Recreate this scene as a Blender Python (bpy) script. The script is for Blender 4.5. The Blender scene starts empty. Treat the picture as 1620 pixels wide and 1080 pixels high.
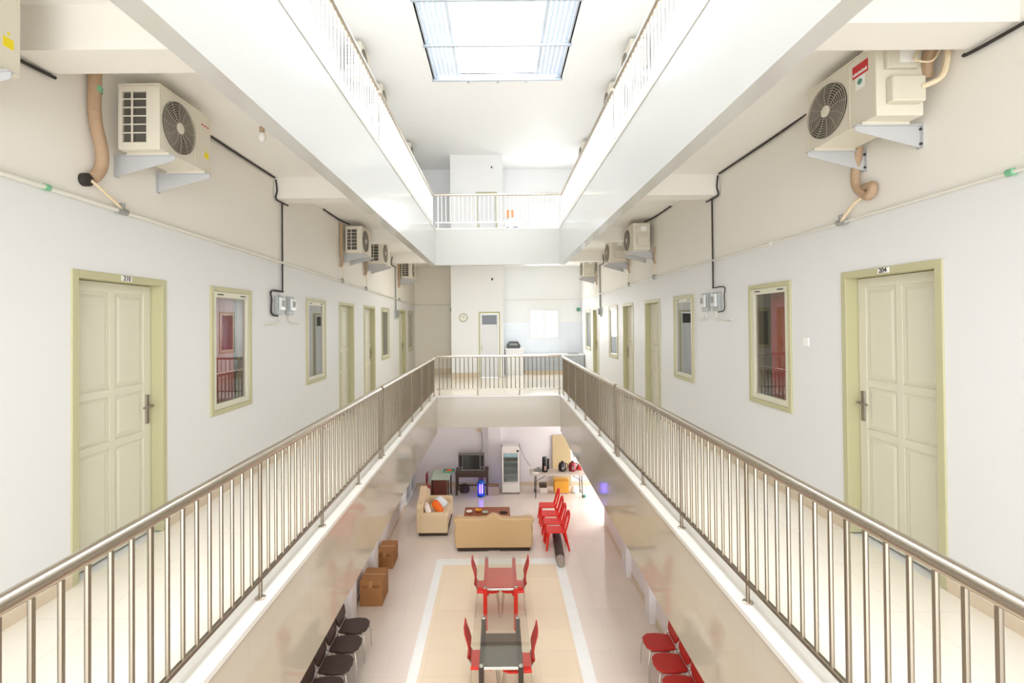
import bpy, bmesh, math, random
from mathutils import Vector, Matrix
random.seed(7)
S = bpy.context.scene
COL = S.collection

# ------------------------------------------------------------------ camera, world, light, exposure
ROLL, PITCH, FPX = math.radians(0.5), math.radians(0.6), 800.0
cam_d = bpy.data.cameras.new('camera')
cam = bpy.data.objects.new('camera', cam_d)
COL.objects.link(cam)
cam_d.sensor_width = 36.0
cam_d.sensor_fit = 'HORIZONTAL'
cam_d.lens = FPX * 36.0 / 1620.0
cam.matrix_world = Matrix.Rotation(math.pi / 2 + PITCH, 4, 'X') @ Matrix.Rotation(-ROLL, 4, 'Z')
cam_d.shift_x = -(787.93 - 810.0) / 1620.0
cam_d.shift_y = -(540.0 - 500.62) / 1620.0
cam_d.clip_start = 0.02
S.camera = cam

S.view_settings.view_transform = 'Standard'
S.view_settings.look = 'None'
S.view_settings.gamma = 1.0
S.view_settings.use_curve_mapping = False
S.view_settings.exposure = 0.87
S.cycles.diffuse_bounces = 8

w = bpy.data.worlds.new('sky')
S.world = w
w.use_nodes = True
w.node_tree.nodes['Background'].inputs[0].default_value = (0.93, 0.96, 1.0, 1)
w.node_tree.nodes['Background'].inputs[1].default_value = 1.5

def area(name, loc, rot, sx, sy, power, color=(1, 1, 1)):
    d = bpy.data.lights.new(name, 'AREA')
    d.shape = 'RECTANGLE'; d.size = sx; d.size_y = sy; d.energy = power; d.color = color
    o = bpy.data.objects.new(name, d); COL.objects.link(o)
    o.location = loc; o.rotation_euler = rot
    return o
# daylight through the glazed roof light and through the side entrance of the ground floor
area('daylight_roof', (0.03, 4.6, 5.52), (0, 0, 0), 1.5, 12.2, 165, (0.93, 0.97, 1.0))
area('daylight_entrance', (4.6, 15.2, -3.9), (0, math.radians(90), 0), 2.4, 2.8, 70, (1.0, 0.98, 0.98))
# daylight through the kitchen window and the top floor window in the far wall
area('daylight_kitchen', (1.57, 17.15, -.07), (math.radians(-90), 0, 0), .9, .9, 28, (0.97, 0.99, 1.0))
area('daylight_top_floor', (1.57, 17.15, 3.58), (math.radians(-90), 0, 0), .9, .9, 19, (0.98, 0.99, 1.0))
# added fill light for the back hall, unseen behind the upper beam
area('fill_back_hall', (-.45, 12.7, 1.80), (0, 0, 0), 1.6, .5, 25, (1.0, 0.985, 0.95))
# added fill lights brightening the ground floor aisles, hidden by the edge beams
area('fill_aisle_left', (-2.15, 7.5, -2.0), (0, 0, 0), .4, 13, 17, (1.0, 0.98, 0.94))
area('fill_aisle_right', (2.15, 7.5, -2.0), (0, 0, 0), .4, 13, 9, (1.0, 0.98, 0.94))
area('fill_near_end', (0, -4.2, 0.2), (math.radians(90), 0, 0), 5.4, 9.5, 355, (0.94, 0.97, 1.0))  # unseen fill light added behind the camera to brighten surfaces facing it

# ------------------------------------------------------------------ materials
def mat(name, col, rough=0.6, metal=0.0, noise=0.0, nscale=6.0, bump=0.0, emit=None, estr=0.0, spec=0.5, coat=0.0):
    m = bpy.data.materials.new(name); m.use_nodes = True
    nt = m.node_tree; b = nt.nodes['Principled BSDF']
    c = tuple(((x / 255.0) ** 2.2) for x in col) + (1,)
    b.inputs['Base Color'].default_value = c
    b.inputs['Roughness'].default_value = rough
    b.inputs['Metallic'].default_value = metal
    b.inputs['Specular IOR Level'].default_value = spec
    b.inputs['Coat Weight'].default_value = coat
    if noise or bump:
        tc = nt.nodes.new('ShaderNodeNewGeometry')
        n = nt.nodes.new('ShaderNodeTexNoise'); n.inputs['Scale'].default_value = nscale
        n.inputs['Detail'].default_value = 4
        nt.links.new(tc.outputs['Position'], n.inputs['Vector'])
        if noise:
            mx = nt.nodes.new('ShaderNodeMix'); mx.data_type = 'RGBA'
            mx.inputs[6].default_value = tuple(v * (1 - noise) for v in c[:3]) + (1,)
            mx.inputs[7].default_value = tuple(min(1, v * (1 + noise)) for v in c[:3]) + (1,)
            nt.links.new(n.outputs['Fac'], mx.inputs[0]); nt.links.new(mx.outputs[2], b.inputs['Base Color'])
        if bump:
            bp = nt.nodes.new('ShaderNodeBump'); bp.inputs['Strength'].default_value = bump
            bp.inputs['Distance'].default_value = 0.01
            nt.links.new(n.outputs['Fac'], bp.inputs['Height']); nt.links.new(bp.outputs[0], b.inputs['Normal'])
    if emit:
        b.inputs['Emission Color'].default_value = tuple(((x / 255.0) ** 2.2) for x in emit) + (1,)
        b.inputs['Emission Strength'].default_value = estr
    return m

def lin(c): return tuple(((x / 255.0) ** 2.2) for x in c) + (1,)

def tile_mat(name, col, grout, sx, sy, rough, plane='XY', var=0.03, mortar=0.004):
    m = mat(name, col, rough)
    nt = m.node_tree; b = nt.nodes['Principled BSDF']
    g = nt.nodes.new('ShaderNodeNewGeometry'); s = nt.nodes.new('ShaderNodeSeparateXYZ')
    c = nt.nodes.new('ShaderNodeCombineXYZ')
    nt.links.new(g.outputs['Position'], s.inputs[0])
    nt.links.new(s.outputs['XYZ'.index(plane[0])], c.inputs[0]); nt.links.new(s.outputs['XYZ'.index(plane[1])], c.inputs[1])
    t = nt.nodes.new('ShaderNodeTexBrick')
    t.offset = 0.0; t.squash = 1.0
    t.inputs['Scale'].default_value = 1.0
    t.inputs['Brick Width'].default_value = sx; t.inputs['Row Height'].default_value = sy
    t.inputs['Mortar Size'].default_value = mortar; t.inputs['Mortar Smooth'].default_value = 0.3
    l = lin(col)
    t.inputs['Color1'].default_value = tuple(v * (1 - var) for v in l[:3]) + (1,)
    t.inputs['Color2'].default_value = tuple(min(1, v * (1 + var)) for v in l[:3]) + (1,)
    t.inputs['Mortar'].default_value = lin(grout)
    nt.links.new(c.outputs[0], t.inputs['Vector']); nt.links.new(t.outputs['Color'], b.inputs['Base Color'])
    return m

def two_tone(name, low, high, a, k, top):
    """white wall below the service pipe, cream above it up to the soffit"""
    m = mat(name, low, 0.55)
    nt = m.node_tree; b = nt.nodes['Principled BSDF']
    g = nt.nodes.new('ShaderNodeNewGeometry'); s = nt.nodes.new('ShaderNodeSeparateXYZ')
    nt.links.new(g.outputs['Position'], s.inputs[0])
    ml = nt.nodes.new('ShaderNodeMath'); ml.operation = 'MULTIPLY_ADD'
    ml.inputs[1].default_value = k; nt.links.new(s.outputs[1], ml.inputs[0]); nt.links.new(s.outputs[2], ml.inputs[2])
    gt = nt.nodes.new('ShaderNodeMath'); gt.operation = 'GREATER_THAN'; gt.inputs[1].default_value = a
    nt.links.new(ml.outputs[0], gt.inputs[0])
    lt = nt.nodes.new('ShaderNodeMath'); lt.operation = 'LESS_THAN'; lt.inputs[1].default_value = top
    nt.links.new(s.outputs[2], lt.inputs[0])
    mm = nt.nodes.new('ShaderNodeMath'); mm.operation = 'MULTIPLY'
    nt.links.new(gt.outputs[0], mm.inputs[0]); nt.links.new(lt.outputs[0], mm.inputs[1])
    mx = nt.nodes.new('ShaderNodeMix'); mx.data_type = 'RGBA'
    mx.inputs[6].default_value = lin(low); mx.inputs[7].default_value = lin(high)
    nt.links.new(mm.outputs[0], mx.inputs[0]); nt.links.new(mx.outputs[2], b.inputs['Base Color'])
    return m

def glass_mat(name, tint, refl, gain=0.8, rough=0.0):
    m = bpy.data.materials.new(name); m.use_nodes = True
    nt = m.node_tree; nt.nodes.clear()
    o = nt.nodes.new('ShaderNodeOutputMaterial')
    t = nt.nodes.new('ShaderNodeBsdfTransparent'); t.inputs[0].default_value = tint + (1,)
    g = nt.nodes.new('ShaderNodeBsdfGlossy'); g.inputs['Roughness'].default_value = rough
    g.inputs[0].default_value = (0.95, 0.97, 0.97, 1)
    mx = nt.nodes.new('ShaderNodeMixShader')
    lw = nt.nodes.new('ShaderNodeLayerWeight'); lw.inputs[0].default_value = 0.5
    pw = nt.nodes.new('ShaderNodeMath'); pw.operation = 'POWER'; pw.inputs[1].default_value = 2.0
    ma = nt.nodes.new('ShaderNodeMath'); ma.operation = 'MULTIPLY_ADD'; ma.inputs[1].default_value = gain; ma.inputs[2].default_value = refl
    nt.links.new(lw.outputs['Facing'], pw.inputs[0]); nt.links.new(pw.outputs[0], ma.inputs[0]); nt.links.new(ma.outputs[0], mx.inputs[0])
    nt.links.new(t.outputs[0], mx.inputs[1]); nt.links.new(g.outputs[0], mx.inputs[2]); nt.links.new(mx.outputs[0], o.inputs[0])
    return m

M = {}
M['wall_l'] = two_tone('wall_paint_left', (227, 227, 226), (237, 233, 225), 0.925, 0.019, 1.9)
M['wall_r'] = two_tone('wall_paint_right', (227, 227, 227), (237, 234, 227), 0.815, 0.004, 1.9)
M['white'] = mat('white_plaster', (238, 239, 240), 0.6, noise=0.01, nscale=2)
M['soffit'] = mat('soffit_paint', (238, 236, 231), 0.6)
M['beige_wall'] = mat('beige_plaster', (238, 232, 219), 0.6)
M['lowwall'] = mat('lower_wall_paint', (226, 222, 222), 0.6)
M['fascia_low'] = tile_mat('fascia_tile_low', (182, 171, 154), (174, 163, 147), 0.9, 3.0, 0.06, 'YZ', 0.02, 0.003)
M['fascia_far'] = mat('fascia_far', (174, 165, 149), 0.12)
M['fascia_up'] = mat('fascia_gloss_white', (190, 190, 187), 0.15)
M['fascia_up_far'] = mat('fascia_white_dimmed', (176, 175, 169), 0.3)  # same white as the side beams, darkened to offset the strong roof light
M['beam_under'] = mat('beam_paint', (236, 233, 226), 0.6)
M['curb'] = mat('curb_tile', (214, 210, 202), 0.25)
M['floor2'] = tile_mat('gallery_tile', (237, 229, 215), (224, 214, 199), 0.6, 0.6, 0.12, 'XY', 0.02, 0.003)
M['floor0'] = tile_mat('hall_tile_pinkish', (220, 209, 198), (210, 198, 187), 0.6, 0.6, 0.13, 'XY', 0.02, 0.004)
M['floor_in'] = tile_mat('hall_tile_cream', (226, 209, 182), (214, 196, 168), 0.6, 0.6, 0.2, 'XY', 0.03, 0.004)
M['strip'] = mat('strip_marble', (228, 230, 226), 0.12, noise=0.06, nscale=5)
M['skirt'] = mat('skirting_tile', (214, 196, 172), 0.25)
M['door'] = mat('door_paint_olive_cream', (214, 211, 191), 0.42)
M['frame'] = mat('frame_paint_olive_cream', (188, 184, 146), 0.45)
M['white_door'] = mat('white_door_paint', (226, 228, 232), 0.4)
M['steel'] = mat('stainless_steel', (196, 186, 172), 0.22, 1.0)
M['steel_dark'] = mat('stainless_bars', (148, 138, 123), 0.3, 1.0)
M['lock'] = mat('brushed_lock_metal', (150, 140, 132), 0.35, 0.8)
M['lit_steel'] = mat('steel_light_washed', (232, 232, 230), 0.35, 0.2)  # same stainless as the lower railings, lightened to look washed out by light
M['chrome'] = mat('chrome', (210, 210, 205), 0.12, 1.0)
M['glass'] = glass_mat('window_glass', (0.80, 0.80, 0.80), 0.05, 0.55)
M['tglass'] = glass_mat('table_glass', (0.94, 0.96, 0.94), 0.03, 0.35)
M['fglass'] = glass_mat('cooler_glass', (0.85, 0.88, 0.88), 0.05)
M['room'] = mat('room_interior', (120, 112, 108), 0.9)
M['curtain'] = mat('red_curtain', (226, 44, 78), 0.8, noise=0.15, nscale=8)
M['dark_curtain'] = mat('grey_brown_curtain', (120, 108, 100), 0.8)
M['ac'] = mat('ac_cream_metal', (222, 216, 200), 0.45)
M['ac_side'] = mat('ac_cover_plastic', (214, 208, 192), 0.5)
M['ac_dark'] = mat('ac_fins_dark', (92, 88, 80), 0.6)
M['ac_wire'] = mat('ac_grille_wire', (160, 152, 138), 0.5)
M['bracket'] = mat('bracket_grey_blue', (190, 191, 192), 0.45)
M['yellow'] = mat('yellow_sticker', (238, 214, 20), 0.5)
M['redlabel'] = mat('red_sticker', (200, 42, 50), 0.5)
M['paper'] = mat('white_paper', (240, 240, 236), 0.7)
M['ink'] = mat('dark_ink', (60, 60, 62), 0.7)
M['hose'] = mat('brown_tape', (178, 150, 122), 0.7, noise=0.12, nscale=40)
M['cord_cream'] = mat('cream_tube', (226, 208, 176), 0.5)
M['black'] = mat('black_cable', (52, 48, 44), 0.6)
M['pvc'] = mat('pvc_pipe', (222, 220, 208), 0.4)
M['green'] = mat('green_tape', (120, 180, 140), 0.6)
M['teal'] = mat('green_box_plastic', (90, 150, 130), 0.5)
M['grey_box'] = mat('grey_box_plastic', (168, 172, 172), 0.35)
M['clear_box'] = mat('pale_box_cover', (214, 218, 218), 0.2)
M['conduit'] = mat('grey_conduit', (150, 150, 146), 0.5)
M['sofa'] = mat('beige_leatherette', (218, 196, 158), 0.42, bump=0.05, nscale=30)
M['sofa_back'] = mat('tan_leatherette', (200, 168, 122), 0.4)
M['sofa_dark'] = mat('dark_base', (64, 50, 40), 0.7)
M['orange'] = mat('orange_cloth', (238, 110, 24), 0.8)
M['whitecloth'] = mat('white_cloth', (236, 228, 220), 0.9)
M['bluecloth'] = mat('pale_blue_cloth', (214, 222, 226), 0.9)
M['wood'] = mat('reddish_wood', (150, 84, 50), 0.35, noise=0.15, nscale=10)
M['darkwood'] = mat('dark_wood', (74, 58, 48), 0.45, noise=0.15, nscale=10)
M['brownpanel'] = mat('brown_panel', (96, 50, 38), 0.5)
M['mint'] = mat('mint_laminate', (176, 196, 176), 0.35)
M['tv'] = mat('grey_tv_plastic', (112, 108, 102), 0.45)
M['screen'] = mat('tv_screen', (52, 54, 52), 0.1)
M['speaker'] = mat('dark_speaker', (44, 42, 40), 0.7)
M['uvblue'] = mat('blue_plastic', (20, 90, 200), 0.35)
M['uvtube'] = mat('violet_tube', (120, 110, 255), 0.3, emit=(110, 80, 255), estr=6.0)
M['fridge_w'] = mat('fridge_white', (232, 230, 224), 0.35)
M['fridge_d'] = mat('fridge_dark_side', (96, 80, 76), 0.5)
M['fridge_in'] = mat('fridge_inside', (214, 220, 220), 0.5)
M['fridge_sign'] = mat('fridge_sign', (150, 190, 196), 0.4, noise=0.4, nscale=14)
M['tabletop'] = mat('pale_grey_top', (196, 184, 172), 0.4)
M['blackplastic'] = mat('black_plastic', (34, 32, 32), 0.2)
M['red'] = mat('red_plastic', (226, 36, 24), 0.35)
M['redpad'] = mat('red_vinyl', (176, 36, 28), 0.45)
M['redpaint'] = mat('red_lacquer', (200, 40, 26), 0.3)
M['pinkred'] = mat('red_panel', (206, 70, 58), 0.35)
M['darkred'] = mat('dark_red_plastic', (130, 26, 34), 0.3)
M['blackpad'] = mat('dark_brown_vinyl', (64, 48, 42), 0.5)
M['blackpaint'] = mat('black_lacquer', (58, 46, 40), 0.35)
M['greypanel'] = mat('dark_grey_panel', (84, 72, 64), 0.4)
M['carton'] = mat('brown_cardboard', (160, 112, 68), 0.8, noise=0.06, nscale=6)
M['tape'] = mat('packing_tape', (178, 134, 86), 0.4)
M['yellowbox'] = mat('yellow_cardboard', (226, 162, 58), 0.7)
M['greycard'] = mat('grey_cardboard', (176, 160, 150), 0.8)
M['mesh_brown'] = mat('dark_brown_weave', (70, 56, 52), 0.8, bump=0.4, nscale=60)
M['weave'] = mat('grey_weave', (150, 140, 128), 0.8, noise=0.4, nscale=70)
M['board'] = mat('ochre_board', (192, 174, 132), 0.6)
M['ktile'] = tile_mat('kitchen_wall_tile', (226, 232, 240), (214, 220, 228), 0.3, 0.3, 0.2, 'XZ', 0.01, 0.003)
M['kcounter'] = mat('white_counter', (238, 238, 238), 0.3)
M['kfront'] = tile_mat('grey_blue_tile', (178, 184, 190), (196, 200, 204), 0.25, 0.25, 0.3, 'XZ', 0.06, 0.005)
M['alu'] = mat('aluminium_roof_bar', (178, 188, 200), 0.4, 0.2)
M['slat'] = mat('pale_blue_louvre', (196, 206, 218), 0.35)
M['daylight'] = mat('daylit_roof_glazing', (250, 250, 250), 0.6, emit=(255, 255, 255), estr=2.2)
M['daypane'] = mat('daylit_frosted_pane', (250, 250, 250), 0.4, emit=(250, 252, 255), estr=0.9)
M['clockrim'] = mat('olive_clock_rim', (170, 170, 140), 0.4)
M['clockface'] = mat('clock_face', (232, 232, 220), 0.5)
M['peach'] = mat('peach_brown_card', (206, 140, 96), 0.7)
M['navy'] = mat('navy_plastic', (70, 74, 110), 0.6)

# ------------------------------------------------------------------ mesh helpers
class MB:
    def __init__(s): s.v = []; s.f = []
    def add(s, vs, fs):
        n = len(s.v); s.v += [tuple(p) for p in vs]; s.f += [tuple(i + n for i in f) for f in fs]; return s
    def box(s, x0, x1, y0, y1, z0, z1):
        if x0 > x1: x0, x1 = x1, x0
        vs = [(x0,y0,z0),(x1,y0,z0),(x1,y1,z0),(x0,y1,z0),(x0,y0,z1),(x1,y0,z1),(x1,y1,z1),(x0,y1,z1)]
        return s.add(vs, [(3,2,1,0),(4,5,6,7),(0,1,5,4),(1,2,6,5),(2,3,7,6),(3,0,4,7)])
    def prism(s, pts, axis, a, b):
        """extrude closed 2D outline along axis; 'x': pts=(y,z), 'y': pts=(x,z), 'z': pts=(x,y)"""
        n = len(pts)
        def P(p, t): return {'x': (t, p[0], p[1]), 'y': (p[0], t, p[1]), 'z': (p[0], p[1], t)}[axis]
        return s.add([P(p, a) for p in pts] + [P(p, b) for p in pts],
                     [tuple(range(n)), tuple(range(2*n-1, n-1, -1))] + [(i, (i+1) % n, n+(i+1) % n, n+i) for i in range(n)])
    def tube(s, pts, r, n=8, closed=False):
        P = [Vector(p) for p in pts]; rings = []
        up = None
        for i, p in enumerate(P):
            if closed: d = P[(i+1) % len(P)] - P[i-1]
            else: d = P[min(i+1, len(P)-1)] - P[max(i-1, 0)]
            if d.length < 1e-9: d = Vector((0, 0, 1))
            d.normalize()
            if up is None:
                up = Vector((0, 0, 1)) if abs(d.z) < 0.9 else Vector((1, 0, 0))
            a = (up - d * up.dot(d))
            if a.length < 1e-6: a = d.orthogonal()
            a.normalize(); b = d.cross(a); up = a
            rr = r[i] if isinstance(r, (list, tuple)) else r
            rings.append([p + (a * math.cos(t) + b * math.sin(t)) * rr for t in [2 * math.pi * k / n for k in range(n)]])
        vs = [q for ring in rings for q in ring]; fs = []
        m = len(rings)
        for i in range(m if closed else m - 1):
            j = (i + 1) % m
            for k in range(n):
                fs.append((i*n+k, i*n+(k+1) % n, j*n+(k+1) % n, j*n+k))
        if not closed:
            fs += [tuple(range(n-1, -1, -1)), tuple((m-1)*n+k for k in range(n))]
        return s.add(vs, fs)
    def lathe(s, prof, c=(0, 0, 0), n=20, axis='z'):
        """prof = [(r, h)...]"""
        vs = []; fs = []
        for r, h in prof:
            for k in range(n):
                t = 2 * math.pi * k / n
                a, b = r * math.cos(t), r * math.sin(t)
                q = {'z': (a, b, h), 'x': (h, a, b), 'y': (a, h, b)}[axis]
                vs.append((q[0]+c[0], q[1]+c[1], q[2]+c[2]))
        for i in range(len(prof) - 1):
            for k in range(n):
                fs.append((i*n+k, i*n+(k+1) % n, (i+1)*n+(k+1) % n, (i+1)*n+k))
        fs += [tuple(range(n-1, -1, -1)), tuple((len(prof)-1)*n+k for k in range(n))]
        return s.add(vs, fs)
    def build(s, name, m, parent=None, smooth=False, bevel=0.0, seg=2):
        me = bpy.data.meshes.new(name); me.from_pydata(s.v, [], s.f)
        bm = bmesh.new(); bm.from_mesh(me); bmesh.ops.recalc_face_normals(bm, faces=bm.faces); bm.to_mesh(me); bm.free()
        me.materials.append(M[m] if isinstance(m, str) else m)
        if smooth:
            me.polygons.foreach_set('use_smooth', [True] * len(me.polygons))
            try: me.set_sharp_from_angle(angle=math.radians(40))
            except Exception: pass
        o = bpy.data.objects.new(name, me); COL.objects.link(o)
        if bevel:
            bv = o.modifiers.new('bevel', 'BEVEL'); bv.width = bevel; bv.segments = seg; bv.limit_method = 'ANGLE'
        if parent: o.parent = parent
        return o

def tag(o, label=None, cat=None, group=None, kind=None):
    if label: o['label'] = label
    if cat: o['category'] = cat
    if group: o['group'] = group
    if kind: o['kind'] = kind
    return o
def thing(name, label, cat, loc=(0, 0, 0), rz=0.0, group=None, kind=None):
    o = bpy.data.objects.new(name, None); COL.objects.link(o); o.empty_display_size = 0.1
    o.location = loc; o.rotation_euler = (0, 0, rz)
    return tag(o, label, cat, group, kind)
def struct(name, mb, m, label=None, **k):
    o = mb.build(name, m, **k); o['kind'] = 'structure'
    if label: o['label'] = label
    return o
def dup(root, loc, rz, label, group=None):
    r = root.copy(); COL.objects.link(r); r.location = loc; r.rotation_euler = (0, 0, rz); r['label'] = label
    if group: r['group'] = group
    for ch in list(root.children):
        c = ch.copy(); COL.objects.link(c); c.parent = r
        for g in list(ch.children):
            d = g.copy(); COL.objects.link(d); d.parent = c
    return r
def text(name, body, size, loc, rot, m, parent=None):
    c = bpy.data.curves.new(name, 'FONT'); c.body = body; c.size = size; c.align_x = 'CENTER'; c.align_y = 'CENTER'
    c.extrude = 0.0008; c.offset = 0.001
    c.materials.append(M[m])
    o = bpy.data.objects.new(name, c); COL.objects.link(o); o.location = loc; o.rotation_euler = rot
    if parent: o.parent = parent
    return o
def arc(pts, n=6):
    """Catmull-Rom through points"""
    P = [Vector(p) for p in pts]; out = []
    for i in range(len(P) - 1):
        p0 = P[max(i-1, 0)]; p1 = P[i]; p2 = P[i+1]; p3 = P[min(i+2, len(P)-1)]
        for k in range(n):
            t = k / n
            out.append(0.5 * ((2*p1) + (p2-p0)*t + (2*p0-5*p1+4*p2-p3)*t*t + (3*p1-p0-3*p2+p3)*t**3))
    out.append(P[-1]); return out

# ------------------------------------------------------------------ dimensions
WX = 2.84                     # corridor walls
F0, F2, F3, CZ = -5.43, -1.73, 1.95, 5.22
NE, FE, FW, BK = -4.0, 11.05, 17.25, 15.75   # near end, far edge of the void, far wall, stair block face
LX, LB = 2.78, 16.84          # ground floor walls
UW = {-1: [(4.98, 5.80), (7.47, 8.30), (12.29, 13.15), (15.90, 16.80)], 1: [(4.89, 5.70), (7.33, 8.15), (12.0, 12.92), (15.5, 16.4)]}
UD = {-1: [(3.36, 4.32), (9.02, 9.95), (10.68, 11.66), (14.49, 15.5)], 1: [(3.22, 4.17), (8.86, 9.78), (10.62, 11.5), (14.27, 15.15)]}

def wall_x(x0, x1, ya, yb, za, zb, holes):
    mb = MB(); ys = sorted({ya, yb} | {h[0] for h in holes} | {h[1] for h in holes})
    for a, b in zip(ys, ys[1:]):
        cuts = sorted([(h[2], h[3]) for h in holes if h[0] <= a and h[1] >= b])
        z = za
        for c0, c1 in cuts:
            if c0 > z: mb.box(x0, x1, a, b, z, c0)
            z = c1
        if z < zb: mb.box(x0, x1, a, b, z, zb)
    return mb

# ---- galleries
for s, side in ((-1, 'left'), (1, 'right')):
    holes = [(a + .01, b - .01, F2 - .01, .37) for a, b in UD[s]] + [(a + .01, b - .01, -.90, .37) for a, b in UW[s]]
    holes += []
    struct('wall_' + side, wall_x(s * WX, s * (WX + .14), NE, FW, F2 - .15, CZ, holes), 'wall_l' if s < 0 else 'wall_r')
    # rooms behind the windows
    mb = MB()
    xo, xi = s * 5.2, s * (WX + .14)
    mb.box(xo, xo + s * .1, NE, FW, F2 - .15, 2.0); mb.box(xi, xo, NE, FW, F2 - .15, F2); mb.box(xi, xo, NE, FW, 1.87, 2.0)
    for yy in (4.6, 6.6, 8.66, 10.3, 12.0 if s < 0 else 11.8, 13.8, 17.25): mb.box(xi, xo, yy, yy + .08, F2, 1.87)
    struct('wall_rooms_' + side, mb, 'room')
    # second-floor gallery slab and third-floor gallery slab
    struct('floor_gallery_' + side, MB().box(s * 1.48, s * WX, NE, FE, F2 - .15, F2), 'floor2')
    struct('floor_upper_' + side, MB().box(s * 1.48, s * WX, NE, FE, 1.875, F3), 'floor2')
    struct('ceiling_gallery_' + side, MB().box(s * 1.48, s * WX, NE, FW, 1.865, 1.875), 'soffit')
    struct('ceiling_hall_' + side, MB().box(s * 1.48, s * WX, NE, FW, F2 - .165, F2 - .15), 'soffit')
    # edge beams
    struct('trim_edge_beam_' + side, MB().box(s * 1.34, s * 1.48, NE, FE, -2.39, -1.63), 'fascia_low')
    struct('trim_curb_' + side, MB().box(s * 1.335, s * 1.49, NE, FE, -1.63, -1.60), 'curb')
    struct('trim_upper_edge_beam_' + side, MB().box(s * 1.36, s * 1.485, NE, FE, 1.25, 2.03), 'fascia_up')
    struct('trim_upper_curb_' + side, MB().box(s * 1.352, s * 1.49, NE, FE, 2.03, 2.06), 'curb')
    for k, yb in enumerate((-.3, 3.2 if s < 0 else 3.0, 6.72, 10.3, 13.7)):
        struct('trim_cross_beam_' + side + str(k + 1), MB().box(s * 1.485, s * WX, yb - .28, yb, 1.60, 1.87), 'beam_under')
    struct('baseboard_' + side, MB().box(s * (WX - .012), s * WX, NE, UD[s][0][0], F2, F2 + .08)
           .box(s * (WX - .012), s * WX, UD[s][0][1], UD[s][1][0], F2, F2 + .08)
           .box(s * (WX - .012), s * WX, UD[s][1][1], UD[s][2][0], F2, F2 + .08)
           .box(s * (WX - .012), s * WX, UD[s][2][1], UD[s][3][0], F2, F2 + .08)
           .box(s * (WX - .012), s * WX, UD[s][3][1], FW, F2, F2 + .08), 'skirt')
struct('floor_gallery_back', MB().box(-WX, WX, FE + .13, FW, F2 - .15, F2), 'floor2')
struct('floor_upper_back', MB().box(-WX, WX, FE + .13, FW, 1.875, F3), 'floor2')
struct('ceiling_gallery_back', MB().box(-1.48, 1.48, FE + .13, FW, 1.865, 1.875), 'soffit')
struct('ceiling_hall_back', MB().box(-1.48, 1.48, FE + .13, FW, F2 - .165, F2 - .15), 'soffit')
struct('trim_edge_beam_back', MB().box(-1.48, 1.48, FE, FE + .14, -2.29, -1.63), 'fascia_far')
struct('trim_curb_back', MB().box(-1.335, 1.335, FE - .005, FE + .14, -1.63, -1.60), 'curb')
struct('trim_upper_edge_beam_back', MB().box(-1.485, 1.485, FE, FE + .13, 1.25, 2.03), 'fascia_up_far')
struct('trim_upper_curb_back', MB().box(-1.352, 1.352, FE - .005, FE + .13, 2.03, 2.06), 'curb')

# ---- far wall, stair block
def wall_y(y0, y1, xa, xb, za, zb, holes):
    m = wall_x(y0, y1, xa, xb, za, zb, holes)
    m.v = [(v[1], v[0], v[2]) for v in m.v]; return m
struct('wall_back_left', MB().box(-WX, -1.46, FW, FW + .15, F2 - .15, 1.87), 'beige_wall')
struct('wall_back_right', wall_y(FW, FW + .15, .18, WX, F2 - .15, CZ, [(1.08, 2.06, -.55, .40), (1.08, 2.06, 3.1, 4.06)]), 'white')
struct('wall_back_upper', MB().box(-WX, .18, FW, FW + .15, 1.87, CZ), 'white')
struct('wall_stair_block', wall_y(BK, BK + .12, -1.46, .18, F2, CZ, [(-.60, .06, F2 - .01, .32), (-.66, .0, F3 - .0, 4.06)])
       .box(-1.46, -1.34, BK + .12, FW, F2, CZ).box(.06, .18, BK + .12, FW, F2, CZ), 'white')
struct('wall_kitchen_tile', wall_y(FW - .012, FW, .18, WX, F2, -.03, [(1.08, 2.06, -.55, 1)]), 'ktile')
struct('baseboard_back', MB().box(-WX, -1.46, FW - .012, FW, F2, F2 + .16).box(-1.46, -.62, BK - .012, BK, F2, F2 + .16), 'skirt')
# made-up casings above the added fill lights of back hall and aisles
struct('trim_fill_back_hall', MB().box(-1.27, .37, 12.43, 12.97, 1.81, 1.865), 'white')
for s, side in ((-1, 'left'), (1, 'right')):
    struct('trim_fill_aisle_' + side, MB().box(s * 1.93, s * 2.37, .95, 14.05, -1.98, -1.90), 'white')
# near end: parapet walls and columns of the unseen end, left open for light
struct('wall_near', MB().box(-WX, -1.48, NE - .15, NE, F2, -.9).box(1.48, WX, NE - .15, NE, F2, -.9).box(-WX, WX, NE - .15, NE, 1.87, 2.5), 'white')

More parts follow.
